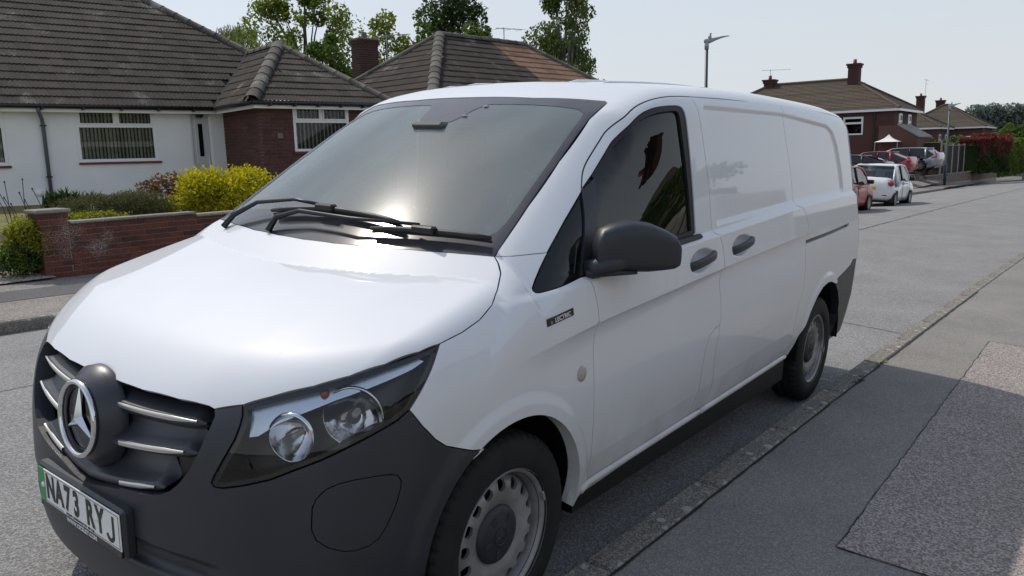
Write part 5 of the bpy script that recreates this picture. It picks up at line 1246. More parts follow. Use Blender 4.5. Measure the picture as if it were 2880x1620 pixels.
def tree(name, base, h, w, m, label, n=9000, clumps=60, leaf=.16, trunk_h=.35, seed=1, bark='bark', shape=None, airy=.5, twigs=True, droop=None, group=None, clump_r=.16, aspect=.6):
    r = np.random.default_rng(seed); t = empty(name, loc=base, label=label, cat='tree', group=group); C = []
    for i in range(clumps):
        z = r.uniform(trunk_h*.8, 1); prof = shape(z) if shape else math.sin(math.pi*min(1, max(0, (z-trunk_h*.6)/(1.04-trunk_h*.6)))**.8)**.7
        a = r.uniform(0, 6.283); q = w*.5*prof*math.sqrt(r.uniform(.10, 1)); C.append((q*math.cos(a), q*math.sin(a), h*z, prof))
    pts = []; k = n//clumps
    for x, y, z, pr in C:
        s = h*clump_r*r.uniform(.5, 1.15)*(.5+.5*pr); pts.append(blob_pts(r, (x, y, z), s*.85, s*.85, s*.75, int(k*r.uniform(.4, 1.5)), airy))
    mb = MB(); mb.tube([(0, 0, -.3), (.02*h, 0, h*trunk_h), (.0, .02*h, h*.62), (.01*h, 0, h*.93)], [h*.022, h*.017, h*.010, h*.002], 8)
    for x, y, z, pr in C[:42]:
        z0 = h*trunk_h+(z-h*trunk_h)*.45; mb.tube([(0, 0, max(h*trunk_h*.6, z0-h*.1)), (x*.45, y*.45, z0+(z-z0)*.45), (x, y, z)], [h*.008, h*.004, h*.0012], 5)
    mb.obj('trunk', bark, t)
    leaves('crown', np.vstack(pts), leaf, m, t, aspect, droop, seed=seed); return t
def at_bearing(px, py, D):
    M = np.array(cam_o.matrix_world); d = M[:3, :3] @ np.array([(px-1440)/2185.33, -(py-810)/2185.33, -1.]); return M[:3, 3]+d*D
def treeat(name, px, ptop, D, wpx, m, label, zb=.2, **kw):
    """a tree whose top and width are read from the photograph at its estimated distance D"""
    P = at_bearing(px, ptop, D); kw.setdefault('leaf', .16)
    return tree(name, (P[0], P[1], zb), P[2]-zb, wpx*D/2185.33, m, label, **kw)
treeat('willow_tree', 665, 88, 44, 330, 'leaf_willow', 'pale feathery willow behind the ridge of the white bungalow', n=9000, clumps=110, leaf=.30, airy=.1, droop=(0, 0, -1.2), clump_r=.13, seed=3, aspect=.16, trunk_h=.3)
treeat('maple_tree', 850, -45, 40, 430, 'leaf_spring', 'tall fresh green tree with bare branches showing, left of the chimney', n=17000, clumps=110, leaf=.19, airy=.2, clump_r=.095, seed=5, trunk_h=.3)
treeat('plum_tree', 915, 105, 36, 160, 'leaf_mid', 'darker bushy tree standing between the fresh green tree and the chimney', n=5200, clumps=48, leaf=.17, clump_r=.13, seed=15, trunk_h=.2)
treeat('apple_tree', 1085, 50, 38, 190, 'leaf_spring', 'light green tree behind the brick chimney', n=7000, clumps=52, leaf=.19, airy=.3, clump_r=.12, seed=8, trunk_h=.25)
treeat('sycamore_tree', 1270, -50, 40, 175, 'leaf_dark', 'dense dark tree rising behind the ridge of the half cleaned roof', n=10000, clumps=60, leaf=.20, clump_r=.12, seed=11, trunk_h=.42, shape=lambda z: .95 if z > .55 else .25)
treeat('lilac_bush', 1345, 72, 36, 120, 'leaf_mid', 'small leafy bush top just over the ridge of the half cleaned roof', n=2600, clumps=26, leaf=.17, clump_r=.12, seed=12, trunk_h=.5)
treeat('lilac_bush', 1190, 70, 38, 70, 'leaf_mid', 'thin leafy spray left of the dense dark tree', n=900, clumps=16, leaf=.17, clump_r=.10, seed=13, trunk_h=.5)
treeat('birch_tree', 1592, -35, 38, 205, 'leaf_birch', 'drooping birch tree at the right end of the half cleaned roof', n=14000, clumps=90, leaf=.17, airy=.25, droop=(0, 0, -.7), clump_r=.10, seed=21, bark='bark_pale', trunk_h=.12, shape=lambda z: .95-.35*max(0, z-.7)/.3)

# --- front garden shrubs
def shrub(name, c, rx, ry, h, m, label, n, leaf, seed, clumps=26, z0=0., catg='shrub', up=.6, aspect=.6, cr=.34):
    r = np.random.default_rng(seed); t = empty(name, loc=(c[0], c[1], c[2]), label=label, cat=catg); pts = []
    for i in range(clumps):
        a = r.uniform(0, 6.283); e = r.uniform(.15, 1.35); q = r.uniform(.45, .82); x, y, z = rx*q*math.cos(a)*math.cos(e*.8), ry*q*math.sin(a)*math.cos(e*.8), z0+(h-z0)*(.12+.66*math.sin(e))
        s = r.uniform(.7, 1.2)*cr; pts.append(blob_pts(r, (x, y, z), rx*s, ry*s, h*s*.8, n//clumps, .35))
    P = np.vstack(pts); P = P[P[:, 2] > 0.01]
    mb = MB()
    for i in range(14):
        a = r.uniform(0, 6.283); mb.tube([(0, 0, -.1), (rx*.3*math.cos(a), ry*.3*math.sin(a), h*.4), (rx*.7*math.cos(a), ry*.7*math.sin(a), h*.8)], [.015, .010, .003], 5)
    mb.obj('stems', 'bark', t); leaves('foliage', P, leaf, m, t, aspect, up=up, seed=seed); return t
shrub('golden_shrub', (6.75, 9.75, .42), 1.28, .8, 1.0, 'leaf_gold', 'rounded bright yellow shrub behind the garden wall near the windscreen', 15000, .055, 31, 60, cr=.30)
shrub('heather_bush', (4.85, 9.75, .42), 1.20, .7, .66, 'leaf_heather', 'low dull green heather mound in the middle of the garden bed', 16000, .05, 32, 50, aspect=.25, up=1.2, cr=.30)
shrub('euonymus_bush', (3.22, 8.72, .12), .40, .36, .74, 'leaf_goldgreen', 'yellow green variegated bush growing round the brick pier', 7000, .038, 33, 36)
shrub('euonymus_bush', (3.05, 8.66, .08), .38, .30, .42, 'leaf_mid', 'dark green low bush at the foot of the brick pier', 4500, .04, 36, 26)
shrub('euonymus_bush', (4.0, 8.85, .50), .62, .34, .34, 'leaf_goldgreen', 'low yellow green ground cover along the top of the garden wall', 6000, .036, 34, 30)
shrub('rose_bush', (6.05, 10.5, .5), .55, .45, .82, 'leaf_bronze', 'sparse red leaved rose bush in front of the white wall', 900, .075, 35, 22)
shrub('iris_clump', (4.9, 11.3, .5), .6, .4, .5, 'leaf_dark', 'dark strap leaved clump against the white wall by the downpipe', 900, .30, 37, 14, up=2.5, aspect=.09)
r_ = np.random.default_rng(4); t = empty('grass_plant', loc=(4.05, 8.95, .6), label='thin arching grass blades rising behind the garden wall', cat='plant'); mb = MB()
for i in range(26):
    a = r_.uniform(0, 6.283); l_ = r_.uniform(.15, .34); x0 = r_.normal(0, .12); mb.tube([(x0, 0, 0), (x0+l_*.35*math.cos(a), l_*.35*math.sin(a), l_), (x0+l_*.9*math.cos(a), l_*.9*math.sin(a), l_*r_.uniform(.5, .95))], [.006, .005, .001], 4)
mb.obj('blades', 'leaf_willow', t)
t = empty('seed_stalks', loc=(4.0, 11.4, .5), label='dry dark seed stalks against the white wall left of the downpipe', cat='plant'); mb = MB()
for i in range(13):
    x0 = r_.normal(0, .28); h_ = r_.uniform(.35, .85); dx = r_.normal(-.15, .1); mb.tube([(x0, 0, 0), (x0+dx*.4, 0, h_*.6), (x0+dx, 0, h_)], .006, 4)
    mb.lathe([(0, .02), (.016, 0), (0, -.03)], 6, M=Matrix.Translation((x0+dx, 0, h_)))
mb.obj('stalks', 'bark', t)
# lawn blades near the pier, so that the turf has an edge
P = np.c_[r_.uniform(-1.5, 3.0, 9000), r_.uniform(9.15, 13.5, 9000), np.zeros(9000)]; P[:, 2] = .175+.035*(P[:, 1]-9.1)
g_ = leaves('lawn_grass', P, .06, 'leaf_goldgreen', None, .16, up=3., seed=9); tag(g_, 'sunlit short lawn grass beside the brick pier', 'grass', kind='stuff')
# ================================================================== FAR END OF THE ROAD
mat('fence_dark', (.022, .018, .017), rough=.85, var=.35, vscale=6, bump=.4, bscale=30)
mat('post_concrete', (.36, .33, .29), rough=.9, var=.2, vscale=6)
mat('lamp_teal', (.030, .075, .082), rough=.45, var=.2, vscale=4)
mat('lamp_dark', (.035, .040, .052), rough=.45)
mat('lamp_grey', (.30, .32, .34), rough=.4, metal=.3)
mat('canvas', (.78, .78, .76), rough=.8)
mat('fence_grey', (.34, .32, .29), rough=.85, var=.4, vscale=5, bump=.5, bscale=26, obj_rand=.18)
def far_house(name, x0, y0, x1, y1, zg, ze, zr, label, bm='brick_far', over=.35, roofm='roof_tile_far', hip0=True, hip1=True):
    """two-storey hipped house, ridge along y; faces -x towards the camera"""
    t = empty(name, loc=(x0, y0, zg), label=label, cat='house'); W, D, H = x1-x0, y1-y0, ze-zg
    MB().box((0, 0, -.5), (W, D, H)).obj('wall', bm, t)
    o = over; hx = (W+2*o)/2; h0 = hx*1.05 if hip0 else 0; h1 = hx*1.05 if hip1 else 0; rz = zr-zg
    c = [(-o, -o, H), (W+o, -o, H), (W+o, D+o, H), (-o, D+o, H), (W/2, -o+h0, rz), (W/2, D+o-h1, rz)]
    rf = empty('roof'); rf.parent = t
    for f in ((3, 0, 4, 5), (0, 1, 4), (1, 2, 5, 4), (2, 3, 5)):
        V = [np.array(c[i]) for i in f]
        # tile courses as real steps: the slope cut into thin overlapping strips
        if len(V) == 4: a, b, d, e_ = V
        else: a, b, d, e_ = V[0], V[1], V[2], V[2]
        n = 22; mb = MB(); nn = np.cross(b-a, e_-a); nn /= np.linalg.norm(nn)
        for i in range(n):
            p, q = i/n, min(1, (i+1.15)/n); up = nn*.03
            mb.add([a+(e_-a)*p+up, b+(d-b)*p+up, b+(d-b)*q, a+(e_-a)*q, a+(e_-a)*p-up*.3, b+(d-b)*p-up*.3], [(0, 1, 2, 3), (4, 5, 1, 0)])
        mb.obj('roof_slope', roofm, rf)
    for A, B in ((0, 4), (1, 4), (4, 5), (2, 5), (3, 5)): MB().tube([np.array(c[A])+[0, 0, .04], np.array(c[B])+[0, 0, .04]], .12, 6).obj('ridge_tile', 'ridge_mortar' if False else roofm, rf)
    MB().box((-o-.02, -o-.02, H-.16), (-o+.01, D+o+.02, H-.005)).box((-o+.0101, -o-.02, H-.16), (W+o, -o+.01, H-.005)).obj('fascia', 'upvc', t)
    return t
def far_win(t, face, u, z, w, h, mull=(), tr=None):
    """window on face 'x' (towards -x, u = y) or 'y' (towards -y, u = x)"""
    M = Matrix.Translation((-.02, u+w, z)) @ Matrix.Rotation(rad(-90), 4, 'Z') if face == 'x' else Matrix.Translation((u, -.02, z))
    return window(t, M, w, h, transom=tr, mullions=mull, fw=.10, depth=.02, glassm='far_glass')
glass('far_glass', (.20, .22, .22), 1.5)
def chimney_on(t, x, y, z0, h, m='brick_dark', w=.75):
    c = empty('chimney', loc=(x, y, z0)); c.parent = t
    MB().box((-w/2, -w/2, 0), (w/2, w/2, h)).box((-w/2-.06, -w/2-.06, h-.30), (w/2+.06, w/2+.06, h-.12)).box((-w/2-.12, -w/2-.12, h-.1199), (w/2+.12, w/2+.12, h)).obj('stack', m, c)
    MB().lathe([(.14, h), (.12, h+.32), (.10, h+.32)], 12).obj('chimney_pot', 'sill_red', c, True); return c
h1 = far_house('semi_detached_house', 58.2, 10.2, 65.5, 24.0, -1.3, 3.95, 6.35, 'brick two storey house with hipped roof behind the white hatchback')
far_win(h1, 'x', 2.0, 3.55, 1.35, 1.25, tr=.80); far_win(h1, 'x', 4.55, 3.55, .9, 1.25, tr=.80)
far_win(h1, 'y', 1.2, 3.5, 1.0, 1.45, tr=.9); far_win(h1, 'y', 4.2, 3.5, 1.0, 1.45, tr=.9)
chimney_on(h1, 3.3, 3.6, 7.0, 1.75); chimney_on(h1, 3.65, 10.0, 7.2, .9)
MB().tube([(-.12, 1.25, 5.1), (-.12, 1.25, 0)], .05, 6).obj('downpipe', 'gutter_black', h1)
MB().prism([(-.3, .9, -.5), (-.3, -1.55, -.5), (-.3, -1.55, 3.30), (-.3, -.25, 4.12), (-.3, .9, 4.12)], (4.5, 0, 0)).obj('lean_to', 'brick_far', h1)
MB().prism([(-.35, -1.65, 3.26), (-.35, -.25, 4.13), (-.35, -.25, 4.22), (-.35, -1.65, 3.35)], (4.6, 0, 0)).obj('lean_to_coping', 'coping', h1)
MB().lathe([(0, 0), (.2, .04), (.33, .14)], 14, M=Matrix.Translation((-.3, 5.6, 3.1)) @ Matrix.Rotation(rad(-70), 4, 'Y')).obj('satellite_dish', 'lamp_dark', h1, True)
aerial(Matrix.Translation((61.85, 20.2, 6.6)) @ Matrix.Rotation(rad(-60), 4, 'Z'), 1.0, 2.2, 'tv aerial on the left chimney of the house behind the white hatchback', n=5)
h2 = far_house('semi_detached_house', 92.0, 13.2, 99.5, 25.0, -2.0, 3.2, 5.55, 'grey brown roofed house behind the lamp post, left of the pair', bm='brick_far')
cq = at_bearing(2590, 275, 100); chimney_on(h2, cq[0]-92, cq[1]-13.2, 6.6, float(at_bearing(2590, 270, 100)[2])+2.0-6.6, w=.9)
h3 = far_house('semi_detached_house', 101.0, 10.2, 109, 19.0, -2.2, 3.3, 6.0, 'brown roofed brick house at the end, right of the pair', bm='brick_far')
cq = at_bearing(2646, 280, 104); chimney_on(h3, cq[0]-101, cq[1]-10.2, 7.0, float(at_bearing(2646, 282, 104)[2])+2.2-7.0, w=.95)
for u in (1.0, 4.6): far_win(h2, 'y', u, 3.0, 1.1, 1.5, tr=.9); far_win(h3, 'y', u, 3.0, 1.1, 1.6, tr=.9)
far_win(h3, 'x', .8, 3.0, .9, 1.5, tr=.9)
aerial(Matrix.Translation((95.7, 21.8, 6.8)), 1.9, 2.6, 'double tv aerial on the taller left chimney of the far pair', n=4, two=True)
aerial(Matrix.Translation((104.8, 16.9, 6.7)), 2.4, 2.4, 'tv aerial mast on the right chimney of the far pair', n=3, two=True)
# low brick walls, dark panel fences between concrete posts
def panel_fence(name, A, B, zb, h, label, n, pm='fence_dark', post=True, boards=9, capm='post_concrete'):
    A, B = np.array(A, float), np.array(B, float); d = B-A; L0 = np.linalg.norm(d); M = frame((A[0], A[1], zb), (d[0], d[1], 0))
    f = empty(name, M=M, label=label, cat='fence'); bw = (L0/n-.12)/boards
    bm_ = MB().bbox((0, -.012, 0), (bw*.97, .012, h-.06), .004).mesh('fence_board', pm); ps = MB().bbox((-.06, -.06, -.3), (.06, .06, h+.06), .01).mesh('fence_post', capm)
    for i in range(n):
        x = i*L0/n; link('fence_post', ps, f, Matrix.Translation((x, 0, 0)))
        for k in range(boards): link('fence_board', bm_, f, Matrix.Translation((x+.07+k*bw, .004*(-1)**k, 0)))
        MB().bbox((x+.061, -.03, h-.055), (x+L0/n-.061, .03, h-.02), .006).obj('fence_rail', pm if capm != 'post_concrete' else 'post_concrete', f)
    link('fence_post', ps, f, Matrix.Translation((L0, 0, 0))); return f
fc = at_bearing(2643, 480, 54)                                 # corner post foot
panel_fence('panel_fence', (fc[0]-2.2, fc[1]+9.8), (fc[0], fc[1]), -.32, 1.95, 'dark boarded fence with concrete posts behind the parked cars', 5)
panel_fence('panel_fence', (fc[0]+.5, fc[1]-.2), (fc[0]+6.0, fc[1]-.55), -.55, 1.95, 'dark boarded fence panels beside the teal lamp post', 3)
def low_wall(A, B, zb, h, label):
    A, B = np.array(A, float), np.array(B, float); d = B-A; L0 = float(np.linalg.norm(d)); M = frame((A[0], A[1], zb), (d[0], d[1], 0)); w = empty('boundary_wall', M=M, label=label, cat='wall')
    MB().box((0, .01, -.4), (L0, .2, h)).obj('mortar_bed', 'mortar', w)
    brick_wall(w, Matrix(), L0, 0, int(h/.15), 'brick_far', pitch=.15, bl=.44, limit=60); MB().box((-.03, -.03, h), (L0+.03, .23, h+.05)).obj('wall_coping', 'coping', w)
low_wall((fc[0]-3.5, fc[1]+.2), (fc[0]+6.6, fc[1]-1.1), -1.25, .62, 'low brick wall in front of the dark fence by the lamp post')
low_wall((fc[0]-9.5, fc[1]+1.0), (fc[0]-4.6, fc[1]+.4), -1.2, .75, 'low brick wall beside the silver estate car')
low_wall((fc[0]+7.6, fc[1]-1.0), (fc[0]+14, fc[1]-1.9), -1.35, .6, 'low brick wall under the red leaved hedge')
low_wall((fc[0]+22, fc[1]-3.2), (fc[0]+40, fc[1]-4.6), -1.75, .5, 'low brick wall at the far right end of the road')
gz = empty('gazebo', loc=tuple(at_bearing(2499, 399, 53)*[1, 1, 1]), label='white gazebo top behind the dark fence', cat='gazebo')
V = [(-.75, -.75, 0), (.75, -.75, 0), (.75, .75, 0), (-.75, .75, 0)]; mb = MB(); rows = [(1, 0), (.62, .11), (.30, .26), (.10, .42), (.01, .50)]
VV = [(x*k, y*k, z) for k, z in rows for x, y, _ in V]; mb.add(VV, [(i*4+j, i*4+(j+1) % 4, i*4+4+(j+1) % 4, i*4+4+j) for i in range(4) for j in range(4)]); mb.obj('canopy', 'canvas', gz)
MB().tube([(-.7, -.7, -2.4), (-.7, -.7, 0)], .03, 6).obj('pole', 'lamp_grey', gz); MB().tube([(-.7, .7, -2.4), (-.7, .7, 0)], .03, 6).obj('pole', 'lamp_grey', gz)
# street lamps
def street_lamp(loc, h, colm, yaw, label):
    s = empty('street_lamp', loc=loc, rotz=yaw, label=label, cat='street lamp')
    MB().tube([(0, 0, -.3), (0, 0, 1.2), (0, 0, 1.25), (0, 0, h-.25)], [.09, .09, .06, .055], 12).obj('lamp_column', colm, s, True)
    MB().tube([(0, 0, h-.32), (0, 0, h-.06)], .075, 10).obj('lamp_sleeve', 'lamp_grey', s, True)
    V = []; st = [(-.09, .05, -.10, .03), (.10, .06, -.12, .04), (.30, .11, -.03, .075), (.55, .14, .06, .125), (.75, .11, .11, .145), (.86, .03, .13, .14)]
    for x, w, z0, z1 in st: V += [(x, -w, (z0+z1)/2), (x, -w*.6, z1), (x, w*.6, z1), (x, w, (z0+z1)/2), (x, w*.7, z0), (x, -w*.7, z0)]
    MB().add(V, [(i*6+j, i*6+(j+1) % 6, i*6+6+(j+1) % 6, i*6+6+j) for i in range(5) for j in range(6)]+[(0, 1, 2, 3, 4, 5)[::-1], tuple(range(30, 36))]).obj('lamp_head', 'lamp_grey', s, True, Matrix.Translation((0, 0, h)))
    MB().box((.06, -.035, h+.05), (.16, .035, h+.12)).tube([(.12, 0, h+.11), (.145, 0, h+.22)], .035, 8).obj('photocell', 'lamp_grey', s)
    return s
P = at_bearing(1988, 112, 27); vw = rad(-40)
street_lamp((P[0], P[1], -.5), P[2]+.5, 'lamp_dark', vw, 'dark grey street lamp rising above the roof of the van')
P = at_bearing(2675, 298, 52); Pb = at_bearing(2657, 508, 52)
sl_ = street_lamp((Pb[0], Pb[1], Pb[2]-.1), P[2]-Pb[2]+.1, 'lamp_teal', vw, 'teal street lamp on the pavement by the dark fence')
# hedges and trees beyond
def hedge(name, A, B, zb, h, th, m, label, n, leaf, seed, m2=None, top_frac=.72):
    r = np.random.default_rng(seed); A, B = np.array(A, float), np.array(B, float); d = B-A; L0 = np.linalg.norm(d); t = empty(name, M=frame((A[0], A[1], zb), (d[0], d[1], 0)), label=label, cat='hedge')
    x = np.where(r.uniform(0, 1, n) < .12, np.abs(r.normal(0, .12, n)), r.uniform(0, L0, n)); hh = h*(1+.06*np.sin(x*1.7+seed)+.05*np.sin(x*4.1)); face = r.uniform(0, 1, n)
    y = np.where(face < .55, -th/2+np.abs(r.normal(0, .10, n)), r.uniform(-th/2, th/2, n)); z = np.where(face < .55, r.uniform(0, 1, n)*hh, hh-np.abs(r.normal(0, .12, n))); y += .08*np.sin(x*2.3+z*3)
    P = np.c_[x, y, z]; k = z+r.normal(0, .16*h, n) > hh*top_frac+.12 if m2 else np.zeros(n, bool)
    leaves('foliage', P[~k], leaf, m, t, seed=seed)
    if m2: P2 = P[k]; P2[:, 2] += .15*r.uniform(0, 1, len(P2)); leaves('new_growth', P2, leaf*1.2, m2, t, seed=seed+1)
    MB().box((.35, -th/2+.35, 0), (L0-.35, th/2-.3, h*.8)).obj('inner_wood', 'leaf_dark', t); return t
q = at_bearing(2748, 480, 58)
hedge('photinia_hedge', (q[0]-.2, q[1]+.5), (q[0]+4.6, q[1]-.9), -.75, 2.55, 1.6, 'leaf_dark', 'hedge of dark leaves topped with red new growth beyond the fence', 9000, .17, 61, 'leaf_red', .62)
q = at_bearing(2800, 470, 66)
hedge('privet_hedge', (q[0]-3, q[1]+.6), (q[0]+13, q[1]-1.6), -1.35, 2.95, 1.8, 'leaf_hedge', 'tall sunlit green hedge right of the red topped hedge', 12000, .20, 62)
hedge('privet_hedge', (q[0]+13.5, q[1]-1.7), (q[0]+46, q[1]-5.5), -1.8, 3.3, 2.0, 'leaf_hedge', 'long green hedge running out of the frame at the right edge', 14000, .26, 63)
treeat('garden_tree', 2600, 392, 58, 150, 'leaf_goldgreen', 'pollarded yellow green tree over the dark fence behind the teal lamp', zb=-.9, n=4200, clumps=30, leaf=.22, seed=71, trunk_h=.45, clump_r=.16)
treeat('garden_tree', 2690, 385, 60, 120, 'leaf_willow', 'grey green bush between the teal lamp and the red topped hedge', zb=-1., n=2800, clumps=24, leaf=.22, seed=72, trunk_h=.3, clump_r=.17)
for i, (px, tp, D, w, m, lb) in enumerate(((2790, 372, 105, 150, 'leaf_far', 'rounded green tree in front of the distant row of poplars'), (2850, 352, 95, 150, 'leaf_hedge', 'bright green tree at the right edge above the hedge'), (2900, 345, 90, 130, 'leaf_mid', 'dark green tree at the far right edge of the view'))):
    treeat('garden_tree', px, tp, D, w, m, lb, zb=-2., n=6500, clumps=46, leaf=.34, seed=80+i, trunk_h=.12, clump_r=.17)
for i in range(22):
    px = 2738+i*9.5; treeat('poplar_tree', px, 308-.030*(px-2738)-3*math.sin(i*2.1), 230, 26, 'leaf_hazed', 'distant poplar, one of a close row on the skyline at the right', zb=-4, n=900, clumps=20, leaf=1.0, seed=100+i, trunk_h=.25, clump_r=.16, group='row of poplars on the skyline', shape=lambda z: .9)
# ================================================================== BEHIND THE CAMERA (seen mirrored in the van's side)
nf = empty('garden_fence', M=ROAD @ Matrix.Translation((-3, -4.5, .11)), label='weathered grey close boarded fence along the near garden', cat='fence')
gp = MB().bbox((0, -.011, 0), (.138, .011, 1.72), .003).mesh('fence_board', 'fence_grey')
for i in range(130):
    o = link('fence_board', gp, nf, Matrix.Translation((i*.142, .008*(-1)**i, rng.uniform(-.02, .015))) @ Matrix.Rotation(rng.normal(0, .006), 4, 'Y'))
for z in (.3, 1.4): MB().box((0, -.06, z), (18.4, -.02, z+.08)).obj('fence_rail', 'fence_grey', nf)
hedge('near_hedge', tuple((RM @ np.array([-2, -5.4, 0]))[:2]), tuple((RM @ np.array([14, -5.4, 0]))[:2]), -.3, 2.3, 1.0, 'leaf_hedge', 'leafy hedge behind the near garden fence', 9000, .13, 64)
nb_ = empty('near_bungalow', loc=(4.5, -13.5, 0), rotz=rad(180), label='bungalow with white eaves and brown roof behind the near fence', cat='house')
MB().box((-8, 0, -1), (6, 8, 2.5)).obj('wall', 'brick_far', nb_); MB().box((-8.4, -.4, 2.45), (6.4, -.36, 2.75)).obj('fascia', 'upvc', nb_)
MB().add([(-8.4, -.4, 2.75), (6.4, -.4, 2.75), (6.4, 8.4, 2.75), (-8.4, 8.4, 2.75), (-4, 4, 5.6), (2, 4, 5.6)], [(0, 1, 5, 4), (1, 2, 5), (2, 3, 4, 5), (3, 0, 4)]).obj('roof', 'roof_tile_far', nb_)
window(nb_, Matrix.Translation((-3, -.03, 1.0)), 2.4, 1.2, transom=.8, mullions=(1.2,))
nb2 = empty('near_bungalow', loc=(24, -14.5, -.6), rotz=rad(180), label='second bungalow with chimney behind the near fence further along', cat='house')
MB().box((-8, 0, -1), (6, 8, 2.5)).obj('wall', 'brick_far', nb2); MB().box((-8.4, -.4, 2.45), (6.4, -.36, 2.75)).obj('fascia', 'upvc', nb2)
MB().add([(-8.4, -.4, 2.75), (6.4, -.4, 2.75), (6.4, 8.4, 2.75), (-8.4, 8.4, 2.75), (-4, 4, 5.6), (2, 4, 5.6)], [(0, 1, 5, 4), (1, 2, 5), (2, 3, 4, 5), (3, 0, 4)]).obj('roof', 'roof_tile_far', nb2)
chimney_on(nb2, 0, 3.6, 4.6, 2.0)
# ================================================================== PARKED CARS
mat('paint_white', (.78, .79, .81), rough=.3, coat=1.); mat('paint_red', (.30, .012, .022), rough=.3, coat=1.); mat('paint_maroon', (.40, .010, .012), rough=.35, coat=.4)
mat('paint_silver', (.30, .315, .34), rough=.32, metal=.7, coat=1.); mat('paint_black', (.012, .012, .014), rough=.25, coat=1.); mat('paint_pale', (.55, .60, .58), rough=.3, metal=.3, coat=1.)
mat('alloy', (.42, .43, .45), rough=.3, metal=.8); mat('plate_yellow', (.65, .45, .03), rough=.4)
glass('car_glass', (.30, .36, .35), 1.6)
glass('car_glass_dark', (.05, .06, .06), 1.6)
def car(name, loc, yaw, paint, label, L=3.7, W=1.64, H=1.48, belt=.92, hood=.86, bonnet=.85, ws0=.75, ws1=1.45, rf1=2.85, rg=None, tail=.85, wb=(.72, 3.10), r=.29, glassm='car_glass', group='cars parked across the road', lamp=None, wheel_style='alloy', rear_plate='plate_yellow'):
    """x runs from the nose (0) to the tail (L). Lofted lower body, glasshouse with pillars, wheels in arches."""
    rg = rg or L-.22
    c = empty(name, M=loc @ Matrix.Rotation(yaw, 4, 'Z') @ Matrix.Translation((-L/2, 0, 0)), label=label, cat='car', group=group)
    top = Sp((0, .48), (.10, hood-.20), (.35, hood-.06), (ws0, hood+.06), (ws1*.9+ws0*.1, belt), (L*.6, belt+.02), (rg, belt+.06), (L-.10, tail+.06), (L, tail-.16))
    hw = Sp((0, W*.36), (.18, W*.46), (.6, W*.495), (L*.5, W*.5), (L-.6, W*.495), (L-.18, W*.455), (L, W*.38))
    bot = Sp((0, .30), (.35, .20), (L*.5, .19), (L-.35, .22), (L, .34))
    n = 44; xs = np.linspace(0, L, n); k = 18; V = []; Fq = []
    for x in xs:
        zt, w, zb = float(top(x)), float(hw(x)), float(bot(x)); P = []
        prof = [(0, zb), (w*.80, zb), (w*.955, zb+.07), (w*.985, zb+.20), (w, (zb+zt)*.5), (w*.985, zt-.16), (w*.955, zt-.06), (w*.90, zt-.012), (w*.75, zt+.008), (0, zt+.025)]
        for y, z in prof:
            for cx in wb:                                      # wheel arches pushed in
                pass
            P.append((x, y, z))
        V += P+[(x, -y, z) for x, y, z in P[-2:0:-1]]
    m = len(prof)*2-2
    for i in range(n-1):
        for j in range(m):
            q = (i*m+j, (i+1)*m+j, (i+1)*m+(j+1) % m, i*m+(j+1) % m)
            ctr = np.mean([V[a] for a in q], 0)
            if any(math.hypot(ctr[0]-cx, ctr[2]-r) < r*1.16 for cx in wb) and abs(ctr[1]) > W*.25: continue
            Fq.append(q)
    Fq += [tuple(range(m)), tuple(range((n-1)*m, n*m))[::-1]]
    link('body', mesh('body', V, Fq, paint, True), c)
    for cx in wb:
        for s in (-1, 1):
            MB().lathe([(r*1.20, .0), (r*1.20, .30), (0, .30)], 24, axis='y', M=Matrix.Translation((cx, s*(W*.5-.02), r)) @ Matrix.Rotation(0 if s < 0 else math.pi, 4, 'Z')).obj('wheel_arch', 'van_black', c, True)
            w_ = empty('wheel', loc=(cx, s*(W*.5-.10), r), rotz=0 if s < 0 else math.pi); w_.parent = c
            MB().lathe([(r*.62, -.085), (r*.93, -.10), (r, -.06), (r, .08), (r*.7, .09)], 36, axis='y').obj('tyre', 'tyre', w_, True)
            rm = MB().lathe([(r*.66, -.092), (r*.62, -.08), (r*.60, -.03)], 30, axis='y').lathe([(0, -.075), (r*.15, -.075), (r*.17, -.06)], 16, axis='y')
            for a in range(9): rm.box((r*.10, -.085, -.022), (r*.64, -.06, .022), M=Matrix.Rotation(a*2*math.pi/9, 4, 'Y'))
            rm.obj('rim', wheel_style, w_); MB().lathe([(r*.62, -.02), (0, -.02)], 24, axis='y').obj('brake', 'van_black', w_)
    # glasshouse: stations (x, z) of the roof line, ends at the waist
    st = [(ws0, hood+.04, .455), (ws0+(ws1-ws0)*.55, hood+(H-hood)*.62, .425), (ws1, H-.045, .395), (ws1+.35, H-.005, .385), ((ws1+rf1)/2, H, .385), (rf1-.25, H-.02, .385), (rf1, H-.06, .38), (rf1+(rg-rf1)*.55, belt+(H-belt)*.45, .42), (rg+.02, belt+.05, .455)]
    def sec(x, z, w):
        zb = float(top(x))-.01; return [(x, W*.475, min(zb, z)), (x, W*w, z-.03), (x, W*w*.93, z), (x, 0, z+.02), (x, -W*w*.93, z), (x, -W*w, z-.03), (x, -W*.475, min(zb, z))]
    V = sum([sec(*s) for s in st], []); FR = []; FG = []
    for i in range(len(st)-1):
        for j in range(6):
            q = (i*7+j, i*7+j+1, (i+1)*7+j+1, (i+1)*7+j)
            side = j in (0, 5); ws = i in (0, 1); rw = i in (6, 7)
            (FG if (side or ws or rw) else FR).append(q)
    link('roof', mesh('roof', V, FR, paint, True), c); link('glass', mesh('glass', V, FG, glassm, False), c)
